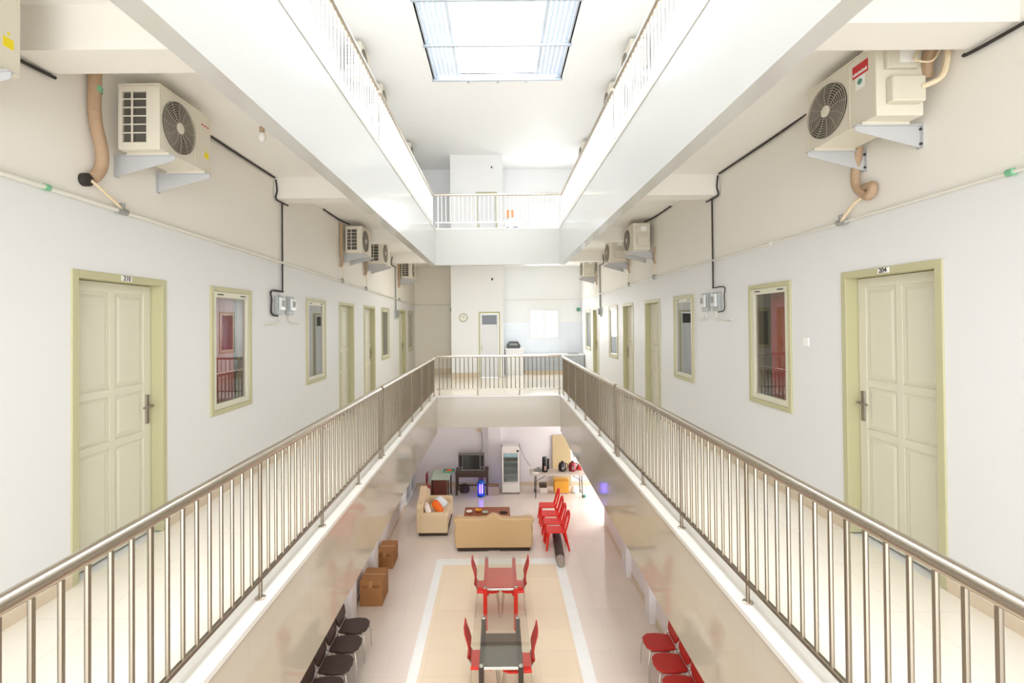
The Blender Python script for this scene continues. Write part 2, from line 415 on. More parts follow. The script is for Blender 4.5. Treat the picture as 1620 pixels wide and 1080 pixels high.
# ---- ceiling with roof light opening
SX0, SX1, SY0, SY1 = -1.32, 1.38, -1.6, 10.8
struct('ceiling', MB().box(-WX - .14, SX0, NE, FW + .15, CZ, CZ + .12).box(SX1, WX + .14, NE, FW + .15, CZ, CZ + .12)
       .box(SX0, SX1, SY1, FW + .15, CZ, CZ + .12).box(SX0, SX1, NE, SY0, CZ, CZ + .12), 'white')
sk = thing('roof_light', 'long glazed roof light with pale blue louvre strips along both sides', 'skylight', (0, 0, 0))
MB().box(SX0, SX1, SY0, SY1, 5.60, 5.62).build('glazing', 'daylight', sk)
MB().box(SX0 - .03, SX0, SY0, SY1, CZ, 5.62).box(SX1, SX1 + .03, SY0, SY1, CZ, 5.62).box(SX0, SX1, SY1, SY1 + .03, CZ + .1, 5.62).build('well_frame', 'slat', sk)
for s, xa in ((1, SX0), (-1, SX1)):
    mb = MB()
    for k in range(6):
        x = xa + s * (.03 + k * .088)
        c, sn = .04 * math.cos(.5), .04 * math.sin(.5)
        mb.prism([(x, 5.27), (x + s * .062, 5.30), (x + s * .062, 5.306), (x, 5.276)], 'y', SY0, SY1)
    mb.build('louvre_strip', 'slat', sk)
    MB().box(xa, xa + s * .035, SY0, SY1, CZ - .01, CZ + .04).build('side_rail', 'alu', sk)
    MB().box(xa + s * .56, xa + s * .575, SY0, SY1, 5.28, 5.31).box(xa + s * .72, xa + s * .73, SY0, SY1, 5.29, 5.31).build('glazing_bar', 'alu', sk)
for k, yy in enumerate((10.8, 9.45, 8.1, 6.75, 5.4, 4.05, 2.7)):
    MB().box(SX0 - .05, SX1 + .05, yy - .025, yy + .025, CZ - .045, CZ - .005).build('cross_bar', 'alu', sk)
    for x in (SX0 + .06, SX1 - .06): MB().prism([(x - .05, CZ), (x + .05, CZ), (x, CZ + .22)], 'y', yy - .04, yy - .025).build('gusset', 'alu', sk)
for x in (-.60, .04, .66):
    MB().prism([(10.82, CZ - .045), (10.98, CZ - .02), (10.98, CZ), (10.82, CZ)], 'x', x - .02, x + .02).build('bracket', 'alu', sk)

# ------------------------------------------------------------------ doors
def make_door(idx, s, y0, y1, near_handle=False, number=None, label=None):
    d = thing('door_%d' % idx, label, None, (s * WX, (y0 + y1) / 2, F2), 0, None, 'structure')
    hw, top, fw = (y1 - y0) / 2, .38 - F2, .055
    def bx(mb, xa, xb, a, b, c, e):   # xa,xb = depth into the wall
        mb.box(s * xa, s * xb, a, b, c, e)
    mb = MB()
    bx(mb, -.012, .135, -hw, -hw + fw, 0, top); bx(mb, -.012, .135, hw - fw, hw, 0, top); bx(mb, -.012, .135, -hw + fw, hw - fw, top - fw, top)
    mb.build('door_frame', 'frame', d, bevel=.004)
    lw = hw - fw - .004; lt = top - fw - .004
    mb = MB(); bx(mb, .10, .135, -lw, lw, .01, lt)
    st, mid = .085, .035
    rows = [(.10, .80), (.86, 1.19), (1.25, lt - .075)]
    # stiles and rails stand proud of the recessed field
    bx(mb, .088, .10, -lw, -lw + st, .01, lt); bx(mb, .088, .10, lw - st, lw, .01, lt); bx(mb, .088, .10, -mid / 1.2, mid / 1.2, .01, lt)
    for a, b in ((.01, rows[0][0]), (rows[0][1], rows[1][0]), (rows[1][1], rows[2][0]), (rows[2][1], lt)):
        bx(mb, .0885, .10, -lw + st, lw - st, a, b)
    lf = mb.build('door_leaf', 'door', d, bevel=.003)
    for a, b in rows:
        for sy in (-1, 1):
            ya, yb = sorted((sy * mid / 1.2, sy * (lw - st)))
            mb = MB(); g = .035
            vs = [(s * .099, ya + g * .6, a + g * .6), (s * .099, yb - g * .6, a + g * .6), (s * .099, yb - g * .6, b - g * .6), (s * .099, ya + g * .6, b - g * .6),
                  (s * .091, ya + g * 1.3, a + g * 1.3), (s * .091, yb - g * 1.3, a + g * 1.3), (s * .091, yb - g * 1.3, b - g * 1.3), (s * .091, ya + g * 1.3, b - g * 1.3)]
            mb.add(vs, [(4, 5, 6, 7), (0, 1, 5, 4), (1, 2, 6, 5), (2, 3, 7, 6), (3, 0, 4, 7), (0, 3, 2, 1)])
            mb.build('panel', 'door', lf)
    hy = (-lw + .045) if near_handle else (lw - .045); dr = 1 if near_handle else -1
    mb = MB(); bx(mb, .078, .09, hy - .02, hy + .02, .91, 1.15)
    h = mb.build('handle', 'lock', d, bevel=.004)
    MB().tube([(s * .08, hy, 1.06), (s * .04, hy, 1.06), (s * .035, hy + dr * .03, 1.06), (s * .035, hy + dr * .11, 1.055)], .009, 8).build('lever', 'lock', h, smooth=True)
    if number:
        mb = MB(); bx(mb, -.018, -.012, -.045, .06, top - .047, top - .008); pl = mb.build('number_plate', 'paper', d)
        tx = text('number', number, .05, (s * -.0192, .008, top - .028), (math.pi / 2, 0, math.pi / 2 if s < 0 else -math.pi / 2), 'ink', pl)
    return d
n = 0
doorlab = {-1: ['olive cream panelled door numbered 210 on the left wall', 'second cream door along the left wall, past two windows', 'third cream door along the left wall', 'farthest cream door on the left wall, by the cream end wall'],
           1: ['olive cream panelled door numbered 204 on the right wall', 'second cream door along the right wall, past two windows', 'third cream door along the right wall, with dark lock plate', 'farthest cream door on the right wall, beside the kitchen']}
for s in (-1, 1):
    for i, (a, b) in enumerate(UD[s]):
        n += 1
        make_door(n, s, a, b, near_handle=(i == 1), number=('210' if s < 0 else '204') if i == 0 else None, label=doorlab[s][i])

# ------------------------------------------------------------------ windows
def make_window(idx, s, y0, y1, label):
    zb, zt = -.91, .38
    d = thing('window_%d' % idx, label, None, (s * WX, (y0 + y1) / 2, zb), 0, None, 'structure')
    hw, H = (y1 - y0) / 2, zt - zb
    def fr(xa, xb, m, w, name, mm, par, bev=.003):
        mb = MB()
        mb.box(s * xa, s * xb, -hw + m, -hw + m + w, m, H - m); mb.box(s * xa, s * xb, hw - m - w, hw - m, m, H - m)
        mb.box(s * xa, s * xb, -hw + m + w, hw - m - w, m, m + w); mb.box(s * xa, s * xb, -hw + m + w, hw - m - w, H - m - w, H - m)
        return mb.build(name, mm, par, bevel=bev)
    fr(-.02, .13, 0, .045, 'window_frame', 'frame', d)
    sh = fr(-.008, .035, .046, .06, 'sash', 'door', d)
    MB().box(s * .012, s * .018, -hw + .1, hw - .1, .1, H - .1).build('pane', 'glass', sh)
    for y in (-hw * .55, hw * .55):
        mb = MB().box(s * -.0095, s * -.0085, y - .055, y + .055, H - .082, H - .070); mb.build('vent_slot', 'ink', sh)
    return d
def curtain(s, ya, yb, za, zb, m, label):
    mb = MB(); N = 40; vs = []
    for j, z in enumerate((za, zb)):
        for i in range(N + 1):
            y = ya + (yb - ya) * i / N
            x = s * (WX + .15 + .018 * math.sin(i * 1.25))
            vs += [(x, y, z)]
    fs = [(i, i + 1, N + 2 + i, N + 1 + i) for i in range(N)]
    mb.add(vs, fs); o = mb.build('curtain', m, smooth=True)
    so = o.modifiers.new('thick', 'SOLIDIFY'); so.thickness = .004
    return tag(o, label, 'curtain')
n = 0
winlab = {-1: ['cream framed window reflecting a railing, nearest on the left wall', 'cream framed window right of the left switch boxes', 'narrow-looking window between the third and last left doors', 'last window of the left wall beside its end door'],
          1: ['cream framed window with red curtain, nearest on the right wall', 'cream framed window left of the right switch boxes', 'window with bright pane between far right doors', 'last window of the right wall near the kitchen']}
for s in (-1, 1):
    for i, (a, b) in enumerate(UW[s]):
        n += 1; make_window(n, s, a, b, winlab[s][i])
curtain(-1, 5.0, 5.70, -1.0, .42, 'curtain', 'dark red curtain behind the nearest left window')
curtain(1, 4.90, 5.52, -1.0, .42, 'curtain', 'crimson curtain behind the nearest right window')
curtain(-1, 7.5, 8.28, -1.0, .42, 'dark_curtain', 'grey brown curtain behind the second left window')
curtain(1, 7.35, 8.1, -1.0, .42, 'dark_curtain', 'grey brown curtain behind the second right window')
curtain(-1, 12.3, 13.2, -1.0, .42, 'dark_curtain', 'grey brown curtain behind the third left window')
curtain(1, 12.0, 12.9, -1.0, .42, 'whitecloth', 'white curtain behind the third right window')
curtain(-1, 15.9, 16.8, -1.0, .42, 'dark_curtain', 'grey brown curtain behind the last left window')
curtain(1, 15.5, 16.4, -1.0, .42, 'bluecloth', 'pale curtain behind the last right window')

# far windows (daylit)
for i, (zb, zt, lab) in enumerate(((-.55, .40, 'bright two-pane kitchen window in the far wall'), (3.10, 4.06, 'bright two-pane window on the top floor far wall'))):
    d = thing('window_%d' % (9 + i), lab, None, (1.57, FW, zb), 0, None, 'structure'); H = zt - zb
    MB().box(-.49, -.45, -.02, .1, 0, H).box(.45, .49, -.02, .1, 0, H).box(-.45, .45, -.02, .1, 0, .04).box(-.45, .45, -.02, .1, H - .04, H).box(-.035, .035, -.015, .1, .04, H - .04).build('window_frame', 'kcounter', d, bevel=.003)
    MB().box(-.45, .45, .05, .06, .04, H - .04).build('pane', 'daypane', d)
# stair block doors
d = thing('door_9', 'white door with dark glass transom in the stair block', None, (-.27, BK, F2), 0, None, 'structure')
MB().box(-.335, -.285, -.015, .1, 0, 2.05).box(.28, .33, -.015, .1, 0, 2.05).box(-.285, .28, -.015, .1, 1.99, 2.05).build('door_frame', 'frame', d, bevel=.003)
MB().box(-.28, .275, .03, .06, .01, 1.65).box(-.28, -.23, .03, .06, 1.65, 1.98).box(.225, .275, .03, .06, 1.65, 1.98).box(-.23, .225, .03, .06, 1.94, 1.98).build('door_leaf', 'white_door', d, bevel=.003)
MB().box(-.23, .225, .04, .05, 1.65, 1.94).build('transom_glass', 'screen', d)
MB().box(-.26, -.235, .01, .03, .85, 1.0).build('handle', 'frame', d)
d = thing('door_10', 'white top floor door under a pale olive lintel', None, (-.33, BK, F3), 0, None, 'structure')
MB().box(-.33, -.28, -.012, .1, 0, 2.11).box(.28, .33, -.012, .1, 0, 2.11).box(-.28, .28, -.012, .1, 2.05, 2.11).build('door_frame', 'frame', d, bevel=.003)
MB().box(-.28, .28, .03, .06, .01, 2.05).build('door_leaf', 'white_door', d, bevel=.003)
MB().box(-.25, -.225, .01, .03, .95, 1.1).build('handle', 'frame', d)

# ------------------------------------------------------------------ railings
def side_rail(s, x, y0, y1, zc, zt, label, top='steel', bar='steel_dark'):
    d = thing('railing', label, 'railing', (s * x, y0, zc))
    L, H = y1 - y0, zt - zc
    MB().tube([(0, 0, H), (0, L, H)], .030, 14).build('handrail', top, d, smooth=True)
    MB().box(-.011, .011, 0, L, .105, .127).build('bottom_rail', bar, d, bevel=.002)
    k = 0; y = .0525
    posts = []
    py = [p - (.11 if s > 0 and 2.5 < p < 5.5 else 0) for p in POSTS if y0 - .01 <= p <= y1 + .01]
    bars = [y0 + (.07 if s < 0 else .085) + .1035 * i for i in range(int((L - .05) / .1035) + 1)]
    py = [min(bars, key=lambda q: abs(q - p)) for p in py]
    for yb in bars:
        if yb in py: continue
        MB().tube([(0, yb - y0, .12), (0, yb - y0, H - .02)], .0100, 8).build('baluster', bar, d, smooth=True)
    for p in py:
        yy = p - y0
        o = MB().tube([(0, yy, 0), (0, yy, H - .02)], .0115, 10).build('post', bar, d, smooth=True)
        MB().lathe([(.03, 0), (.03, .008), (.016, .014)], (0, yy, 0), 14).build('base_flange', 'steel', o, smooth=True)
    return d
POSTS = [-.04, .98, 2.0, 3.0, 4.02, 5.08, 6.04, 7.1, 8.15, 9.2, 10.2, 11.0]
for s, side in ((-1, 'left'), (1, 'right')):
    side_rail(s, 1.40, .93, 5.95, -1.60, -.78, 'stainless railing of the nearest %s gallery stretch, second floor' % side)
    side_rail(s, 1.40, 6.04, 11.02, -1.60, -.78, 'stainless railing of the farther %s gallery stretch, second floor' % side)
    side_rail(s, 1.41, .93, 5.95, 2.06, 2.77, 'light-washed railing above the upper %s beam, nearer stretch, top floor' % side, 'steel', 'lit_steel')
    side_rail(s, 1.41, 6.04, 11.02, 2.06, 2.77, 'light-washed railing above the upper %s beam, farther stretch, top floor' % side, 'steel', 'lit_steel')
    # doubled square posts where the two stretches meet
    o = MB().box(s * 1.38, s * 1.42, 5.968, 5.985, -1.60, -.815).box(s * 1.38, s * 1.42, 6.0, 6.02, -1.60, -.815).build('railing_joint_post', 'steel_dark', bevel=.002)
    tag(o, 'doubled square steel post joining the %s railing stretches' % side, 'post')
def far_rail(zc, zt, label, top='steel', bar='steel_dark'):
    d = thing('railing', label, 'railing', (0, FE + .05, zc)); H = zt - zc
    MB().tube([(-1.37, 0, H), (1.37, 0, H)], .026, 14).build('handrail', top, d, smooth=True)
    MB().box(-1.36, 1.36, -.01, .01, .12, .142).build('bottom_rail', bar, d, bevel=.002)
    ps = (-1.30, -.46, .46, 1.33)
    for i in range(28):
        x = -1.22 + i * .0935
        if any(abs(x - p) < .045 for p in ps) or x > 1.3: continue
        MB().tube([(x, 0, .13), (x, 0, H - .02)], .008, 8).build('baluster', bar, d, smooth=True)
    for p in ps:
        o = MB().tube([(p, 0, 0), (p, 0, H - .02)], .0115, 10).build('post', bar, d, smooth=True)
        MB().lathe([(.03, 0), (.03, .008), (.016, .014)], (p, 0, 0), 14).build('base_flange', 'steel', o, smooth=True)
far_rail(-1.60, -.75, 'stainless railing across the far end of the void, second floor')
far_rail(2.06, 2.80, 'light-washed railing across the far end, top floor', 'steel', 'lit_steel')

# ------------------------------------------------------------------ air conditioners (front faces local +X)
def make_ac(label, loc, rz):
    d = thing('air_conditioner', label, 'air conditioner', loc, rz, 'outdoor air conditioner units on the corridor walls')
    hw, H, x0, x1 = .33, .47, .08, .385
    # shell with an open condenser grille on the y- side
    mb = MB()
    mb.box(x0, x1, -hw + .03, hw, 0, H)
    mb.box(x1 - .10, x1, -hw, -hw + .03, 0, H); mb.box(x0, x0 + .03, -hw, -hw + .03, 0, H)
    mb.box(x0 + .03, x1 - .10, -hw, -hw + .03, 0, .055); mb.box(x0 + .03, x1 - .10, -hw, -hw + .03, H - .045, H)
    b = mb.build('casing', 'ac', d, bevel=.006)
    MB().box(x0 + .03, x1 - .10, -hw + .022, -hw + .0299, .055, H - .045).build('condenser_fins', 'ac_dark', d)
    mb = MB()
    for k in range(1, 6): mb.box(x0 + .03, x1 - .10, -hw, -hw + .008, .055 + k * .062, .063 + k * .062)
    mb.box(x0 + .098, x0 + .11, -hw - .001, -hw + .008, .055, H - .045)
    mb.build('side_grille', 'ac', d)
    # top lid
    MB().box(x0 - .004, x1 + .004, -hw - .004, hw + .004, H, H + .012).build('lid', 'ac', d, bevel=.004)
    # fan with ring guard
    cy, cz, R = -.105, .235, .195
    MB().lathe([(R, x1 + .001), (R, x1 + .003)], (0, cy, cz), 40, 'x').build('fan_opening', 'ac_dark', d, smooth=True)
    mb = MB()
    for k in range(9):
        r = .055 + k * .0172
        mb.tube([(x1 + .012, cy + r * math.cos(t), cz + r * math.sin(t)) for t in [2 * math.pi * q / 32 for q in range(32)]], .0028, 5, True)
    for q in range(12):
        t = 2 * math.pi * q / 12
        mb.tube([(x1 + .012, cy + .04 * math.cos(t), cz + .04 * math.sin(t)), (x1 + .012, cy + .12 * math.cos(t + .12), cz + .12 * math.sin(t + .12)), (x1 + .010, cy + R * math.cos(t), cz + R * math.sin(t))], .003, 5)
    g = mb.build('fan_guard', 'ac_wire', d, smooth=True)
    MB().lathe([(.042, x1 + .008), (.042, x1 + .016), (.03, x1 + .018)], (0, cy, cz), 20, 'x').build('hub_cap', 'ac', g, smooth=True)
    # front panel seam and logo
    MB().box(x1, x1 + .004, .105, .112, .02, H - .02).build('panel_seam', 'ac_side', d)
    # valve covers on the y+ side
    v = MB().prism([(x0 + .03, .07), (x1 - .06, .07), (x1 - .06, .24), (x0 + .03, .24)], 'y', hw, hw + .055).build('valve_cover', 'ac_side', d, bevel=.012)
    MB().prism([(x0 + .05, .30), (x1 - .05, .30), (x1 - .05, .43), (x0 + .05, .43)], 'y', hw, hw + .03).build('terminal_cover', 'ac_side', d, bevel=.006)
    MB().box(x0 + .07, x1 - .13, hw + .03, hw + .032, .335, .42).build('wiring_label', 'paper', d)
    # brackets
    for y in (-.24, .22):
        mb = MB()
        mb.prism([(0, -.17), (.02, -.17), (.44, -.055), (.44, -.02), (0, -.02)], 'y', y - .002, y + .002)
        mb.box(0, .44, y - .02, y + .02, -.024, -.018); mb.box(0, .006, y - .025, y + .025, -.18, -.018)
        br = mb.build('wall_bracket', 'bracket', d)
        MB().lathe([(.009, .006), (.009, .014)], (0, y + .012, -.15), 8, 'x').lathe([(.009, .006), (.009, .014)], (0, y + .012, -.05), 8, 'x').build('bolt', 'ink', br)
    MB().box(x0 + .01, x1 + .02, -.255, -.215, -.018, 0).build('mounting_foot', 'ac_side', d)
    MB().box(x0 + .01, x1 + .02, .20, .24, -.018, 0).build('mounting_foot', 'ac_side', d)
    return d
AZ = 1.28
WXI = WX
acL = make_ac('cream outdoor unit with yellow sticker, large on the left wall', (-WXI, 4.0, AZ), 0)
x1 = .385
MB().box(x1, x1 + .002, .235, .29, .12, .17).box(x1, x1 + .002, .258, .268, .185, .20).build('yellow_sticker', 'yellow', acL)
mb = MB()
for k in range(9): mb.prism([(.19 + k * .013, .38 + .004 * (k % 3)), (.2 + k * .013, .38 + .004 * (k % 3)), (.203 + k * .013, .392 + .004 * (k % 2)), (.193 + k * .013, .392)], 'x', x1, x1 + .002)
mb.build('red_logo', 'redlabel', acL)
acR = dup(acL, (WXI, 3.62, AZ + .03), math.pi, 'cream outdoor unit with red and white sticker, large on the right wall')
for ch in list(acR.children):
    if ch.name.startswith(('yellow_sticker', 'red_logo')): bpy.data.objects.remove(ch)
acR.scale = (1, 1.12, .98)
rl = MB().box(x1, x1 + .002, .14, .27, .335, .42).build('red_sticker', 'redlabel', acR)
mb = MB()
for k in range(8): mb.box(x1 + .002, x1 + .003, .147 + k * .0148, .1575 + k * .0148, .349, .367 + .003 * (k % 2))
mb.build('sticker_lettering', 'paper', rl)
wl = MB().box(x1, x1 + .002, .165, .24, .245, .332).build('white_label', 'paper', acR)
MB().lathe([(.02, x1 + .002), (.02, x1 + .003)], (0, .202, .295), 16, 'x').build('round_mark', 'teal', wl)
MB().tube(arc([(.13, .365, .42), (.2, .40, .33), (.12, .43, .30), (.05, .42, .40), (.02, .40, .5)]), .006, 6).build('wiring_loop', 'cord_cream', acR, smooth=True)
MB().tube(arc([(.14, .38, .16), (.06, .43, .20), (.03, .44, .34), (.02, .42, .46)]), .017, 8).build('pipe_stub', 'cord_cream', acR, smooth=True)
acs = [(-1, 2.27, 'cream outdoor unit with yellow sticker cut off by the left picture edge'), (-1, 9.5, 'small second cream unit on the left wall, bracket showing'),
       (-1, 11.15, 'third cream unit on the left wall, behind the second'), (-1, 14.8, 'farthest cream unit on the left wall, under the last beam'),
       (1, 9.45, 'small second cream unit on the right wall, open piping'), (1, 11.2, 'third cream unit on the right wall'), (1, 14.7, 'farthest cream unit on the right wall')]
for s, y, lab in acs:
    dup(acL if y == 2.27 else acL, (s * WXI, y, AZ), 0 if s < 0 else math.pi, lab)
for s in (-1, 1):
    for i, y in enumerate((9.5, 11.15, 14.7)):
        dup(acL, (s * WXI, y, 4.66), 0 if s < 0 else math.pi, '%s unit along the top floor %s wall, washed out in light' % (('nearest', 'middle', 'farthest')[i], ('left', 'right')[s > 0]))
for o in list(COL.objects):
    if o.name.startswith(('yellow_sticker', 'red_logo')) and o.parent and o.parent is not acL and abs(o.parent.location.y - 2.27) > .1:
        bpy.data.objects.remove(o)

# hoses, drain tubes, pipes, cables
def hose(name, pts, r, m, label, cat, n=8, grp=None):
    return tag(MB().tube(arc(pts), r, n).build(name, m, smooth=True), label, cat, grp)
X = -WX
d = thing('insulated_hose', 'brown tape wrapped hose hanging left of the large left unit', 'hose', (0, 0, 0))
MB().tube(arc([(X + .05, 3.52, 1.95), (X + .05, 3.50, 1.72), (X + .05, 3.50, 1.45), (X + .06, 3.55, 1.22), (X + .05, 3.55, 1.10), (X + .04, 3.50, 1.02)]), .04, 10).build('hose_body', 'hose', d, smooth=True)
MB().tube([(X + .05, 3.503, 1.66), (X + .05, 3.503, 1.62)], .043, 10).build('green_tie', 'green', d)
MB().lathe([(.045, 0), (.045, .04)], (X, 3.46, 1.0), 14, 'x').build('wall_sleeve', 'black', d, smooth=True)
MB().tube(arc([(X + .04, 3.48, 1.0), (X + .05, 3.6, .94), (X + .04, 3.74, .88), (X + .03, 3.76, .84)]), .011, 8).build('drain_tube', 'cord_cream', d, smooth=True)
d = thing('insulated_hose', 'brown hose looping below the large right unit', 'hose', (0, 0, 0))
MB().tube(arc([(-X - .05, 3.88, 1.32), (-X - .05, 3.92, 1.16), (-X - .05, 3.92, 1.04), (-X - .05, 3.86, .96), (-X - .05, 3.78, .92), (-X - .04, 3.76, .99), (-X - .03, 3.84, 1.0)]), .032, 10).build('hose_body', 'hose', d, smooth=True)
MB().tube(arc([(-X - .05, 3.84, .93), (-X - .06, 3.92, .90), (-X - .05, 4.06, .82), (-X - .04, 4.10, .79)]), .013, 8).build('drain_tube', 'cord_cream', d, smooth=True)
hose('insulated_hose', [(-X - .05, 3.20, 1.92), (-X - .05, 3.19, 1.80), (-X - .06, 3.24, 1.66), (-X - .05, 3.26, 1.55)], .035, 'hose', 'brown hose right of the large right unit, under the beam', 'hose')
for s, y, lab in ((-1, 9.05, 'brown hose beside the second left unit'), (-1, 10.7, 'brown hose beside the third left unit'), (-1, 14.35, 'thin hose beside the farthest left unit'),
                  (1, 9.0, 'thin brown hose beside the second right unit'), (1, 10.75, 'thin brown hose beside the third right unit'), (1, 14.3, 'thin hose beside the farthest right unit')):
    xx = s * (WX - .04); r = .028 if s < 0 else .016
    dd = thing('insulated_hose', lab, 'hose', (0, 0, 0))
    MB().tube(arc([(xx, y, 1.8 if s < 0 else 1.3), (xx, y, 1.3), (xx, y + .04, 1.15), (xx, y + .02, 1.05), (xx, y - .03, 1.02)]), r, 8).build('hose_body', 'hose', dd, smooth=True)
    MB().tube(arc([(xx, y - .03, 1.02), (xx, y + .08, .96), (xx, y + .1, .84), (xx, y + .12, .80 if s < 0 else .79)]), .008, 6).build('drain_tube', 'cord_cream', dd, smooth=True)
# service pipes along both walls
def zpl(y): return .925 - .019 * y
def zpr(y): return .805 - .004 * y
for s, zf, side in ((-1, zpl, 'left'), (1, zpr, 'right')):
    d = thing('service_pipe', 'pale plastic drain pipe running along the %s wall' % side, 'pipe', (0, 0, 0))
    xx = s * (WX - .027)
    MB().tube([(xx, -1.0, zf(-1.0)), (xx, 17.2, zf(17.2))], .016 if s < 0 else .011, 10).build('pipe_run', 'pvc', d, smooth=True)
    for y in (1.2, 3.15 if s < 0 else 2.76, 5.2, 6.3, 7.6, 8.9, 10.2, 12.0, 13.5):
        z = zf(y); gm = (s < 0 and y == 3.15) or (s > 0 and y == 2.76)
        MB().tube([(xx, y - .018, z), (xx, y + .018, z)], .021, 10).build('pipe_clip', 'green' if gm else 'pvc', d)
    for y in ((3.78, 9.15, 10.8, 14.45) if s < 0 else (4.12, 9.1, 10.85)):
        z = zf(y)
        MB().tube([(xx, y - .05, z - .002), (xx, y + .05, z)], .024, 10).tube([(xx, y, z), (xx - s * .004, y, z + .06)], .02, 10).build('tee_joint', 'conduit', d, smooth=True)
hose('end_wall_pipe', [(-2.82, 17.2, .60), (-2.4, 17.22, .60), (-1.9, 17.22, .60), (-1.5, 17.22, .60)], .014, 'pvc', 'thin pipe across the cream end wall', 'pipe')
hose('kitchen_pipe', [(.2, 17.22, .74), (1.2, 17.22, .745), (2.0, 17.22, .745), (2.8, 17.22, .75)], .01, 'pvc', 'thin pipe above the kitchen window', 'pipe')
# black cables
for s, lab in ((-1, 'left'), (1, 'right')):
    xx = s * (WX - .02); yo = 4.3
    hose('black_cable', [(xx, 3.95, 1.9 if s > 0 else 1.9), (xx, 5.0, 1.855), (xx, 6.40, 1.855)], .011, 'black', 'black cable along the %s ceiling edge, nearest bay' % lab, 'cable')
    hose('black_cable', [(xx, 6.43, 1.84), (xx - s * .015, 6.43, 1.70), (xx, 6.43, 1.60), (xx, 6.60, 1.585), (xx, 6.80, 1.59)], .011, 'black', 'black cable wrapping the second beam on the %s wall' % lab, 'cable')
    hose('black_cable', [(xx, 6.62, 1.58), (xx, 6.62, 1.0), (xx, 6.62, .42)], .011, 'black', 'black cable dropping to the %s switch boxes' % lab, 'cable')
    hose('black_cable', [(xx, 8.2, 1.855), (xx, 9.0, 1.85), (xx - s * .1, 9.3, 1.82)], .012, 'black', 'short black cable under the %s ceiling by the second unit' % lab, 'cable')
    hose('black_cable', [(xx, 2.3 if s < 0 else 2.0, 1.575), (xx, 2.75, 1.57), (xx, 3.0, 1.575), (xx, 3.22 if s < 0 else 3.03, 1.585)], .011, 'black', 'black cable under the first beam at the %s wall' % lab, 'cable')
    hose('grey_conduit', [(xx, 13.95, 1.55), (xx, 13.95, 1.0), (xx, 13.95, .38)], .02, 'conduit', 'grey conduit dropping to the far %s switch box' % lab, 'conduit')
    hose('black_cable', [(xx, 13.6, 1.86), (xx - s * .02, 13.42, 1.75), (xx, 13.42, 1.55), (xx, 13.95, 1.545)], .012, 'black', 'dark cable wrapping the last beam on the %s wall' % lab, 'cable')
    # switch boxes
    for k, (ya, nm) in enumerate(((6.40, 'nearer'), (6.74, 'farther'))):
        d = thing('switch_box', '%s grey breaker box of the pair on the %s wall' % (nm, lab), 'switch box', (s * WX, ya, .12), 0)
        MB().box(0, -s * .05, 0, .19, 0, .24).build('back_box', 'grey_box', d, bevel=.008)
        MB().box(-s * .05, -s * .085, .02, .17, .05, .22).build('cover', 'clear_box', d, bevel=.01)
        MB().box(-s * .085, -s * .092, .06, .13, .10, .18).build('breaker', 'conduit', d, bevel=.003)
    hose('black_cable', [(xx, 6.64, .42), (xx, 6.30, .41), (xx, 6.30, .3), (xx, 6.30, .13), (xx - s * .02, 6.42, .10)], .012 if s < 0 else .007, 'black', 'black cable looping round the nearer %s box' % lab, 'cable')
    hose('conduit_stub', [(xx, 6.52, .12), (xx, 6.52, .02), (xx, 6.34, .0), (xx, 6.1, .0)], .009, 'pvc', 'white conduit bend below the nearer %s box' % lab, 'conduit')
    hose('conduit_stub', [(xx, 6.84, .12), (xx, 6.84, .04), (xx, 6.95, .01), (xx, 7.15, .0)], .009, 'pvc', 'white conduit bend below the farther %s box' % lab, 'conduit')
    d = thing('switch_box', 'small far breaker box on the %s wall' % lab, 'switch box', (s * WX, 13.85, .12), 0)
    MB().box(0, -s * .05, 0, .32, 0, .25).build('back_box', 'grey_box', d, bevel=.008)
    MB().box(-s * .05, -s * .09, .03, .14, .05, .22).box(-s * .05, -s * .09, .18, .29, .05, .22).build('cover', 'conduit', d, bevel=.01)
# light switch on right wall by the door
tag(MB().box(WX, WX - .012, 4.62, 4.70, -.25, -.17).build('light_switch', 'paper', bevel=.003), 'white light switch right of the nearest right window', 'switch')
d = thing('light_bulb', 'bare white bulb hanging from the left soffit', 'lamp', (-2.22, 4.77, 1.865))
MB().lathe([(.022, 0), (.022, -.05), (.016, -.055)], (0, 0, 0), 14).build('socket', 'hose', d, smooth=True)
MB().lathe([(.014, -.055), (.03, -.085), (.034, -.11), (.024, -.135), (.008, -.145)], (0, 0, 0), 16).build('bulb', 'paper', d, smooth=True)
# far wall bits
d = thing('wall_clock', 'round clock with olive rim on the stair block', 'clock', (-1.08, BK, .14))
MB().lathe([(.13, -.03), (.135, -.015), (.13, 0)], (0, 0, 0), 28, 'y').build('rim', 'clockrim', d, smooth=True)
MB().lathe([(.105, -.034), (.105, -.03)], (0, 0, 0), 28, 'y').build('face', 'clockface', d, smooth=True)
MB().tube([(0, -.037, 0), (.05, -.037, .03)], .005, 5).tube([(0, -.037, 0), (-.03, -.037, .07)], .004, 5).build('hands', 'ink', d)
tag(MB().box(-.20, -.15, BK - .04, BK, 1.30, 1.36).build('sensor', 'ink', bevel=.004), 'tiny dark sensor high on the stair block', 'sensor')
tag(MB().box(-.18, -.14, BK - .04, BK, 4.80, 4.85).build('sensor', 'ink', bevel=.004), 'tiny dark sensor on the top floor stair block', 'sensor')
tag(MB().box(-1.62, -1.50, FW - .06, FW, .36, .50).build('junction_box', 'teal', bevel=.006), 'small green box at the corner of the cream end wall', 'box')
tag(MB().box(2.68, 2.80, FW - .06, FW, .34, .46).build('junction_box', 'teal', bevel=.006), 'small green box right of the kitchen window', 'box')
tag(MB().box(-.86, -.80, BK - .01, BK, -.38, -.30).build('light_switch', 'paper', bevel=.003), 'white light switch left of the stair block door', 'switch')
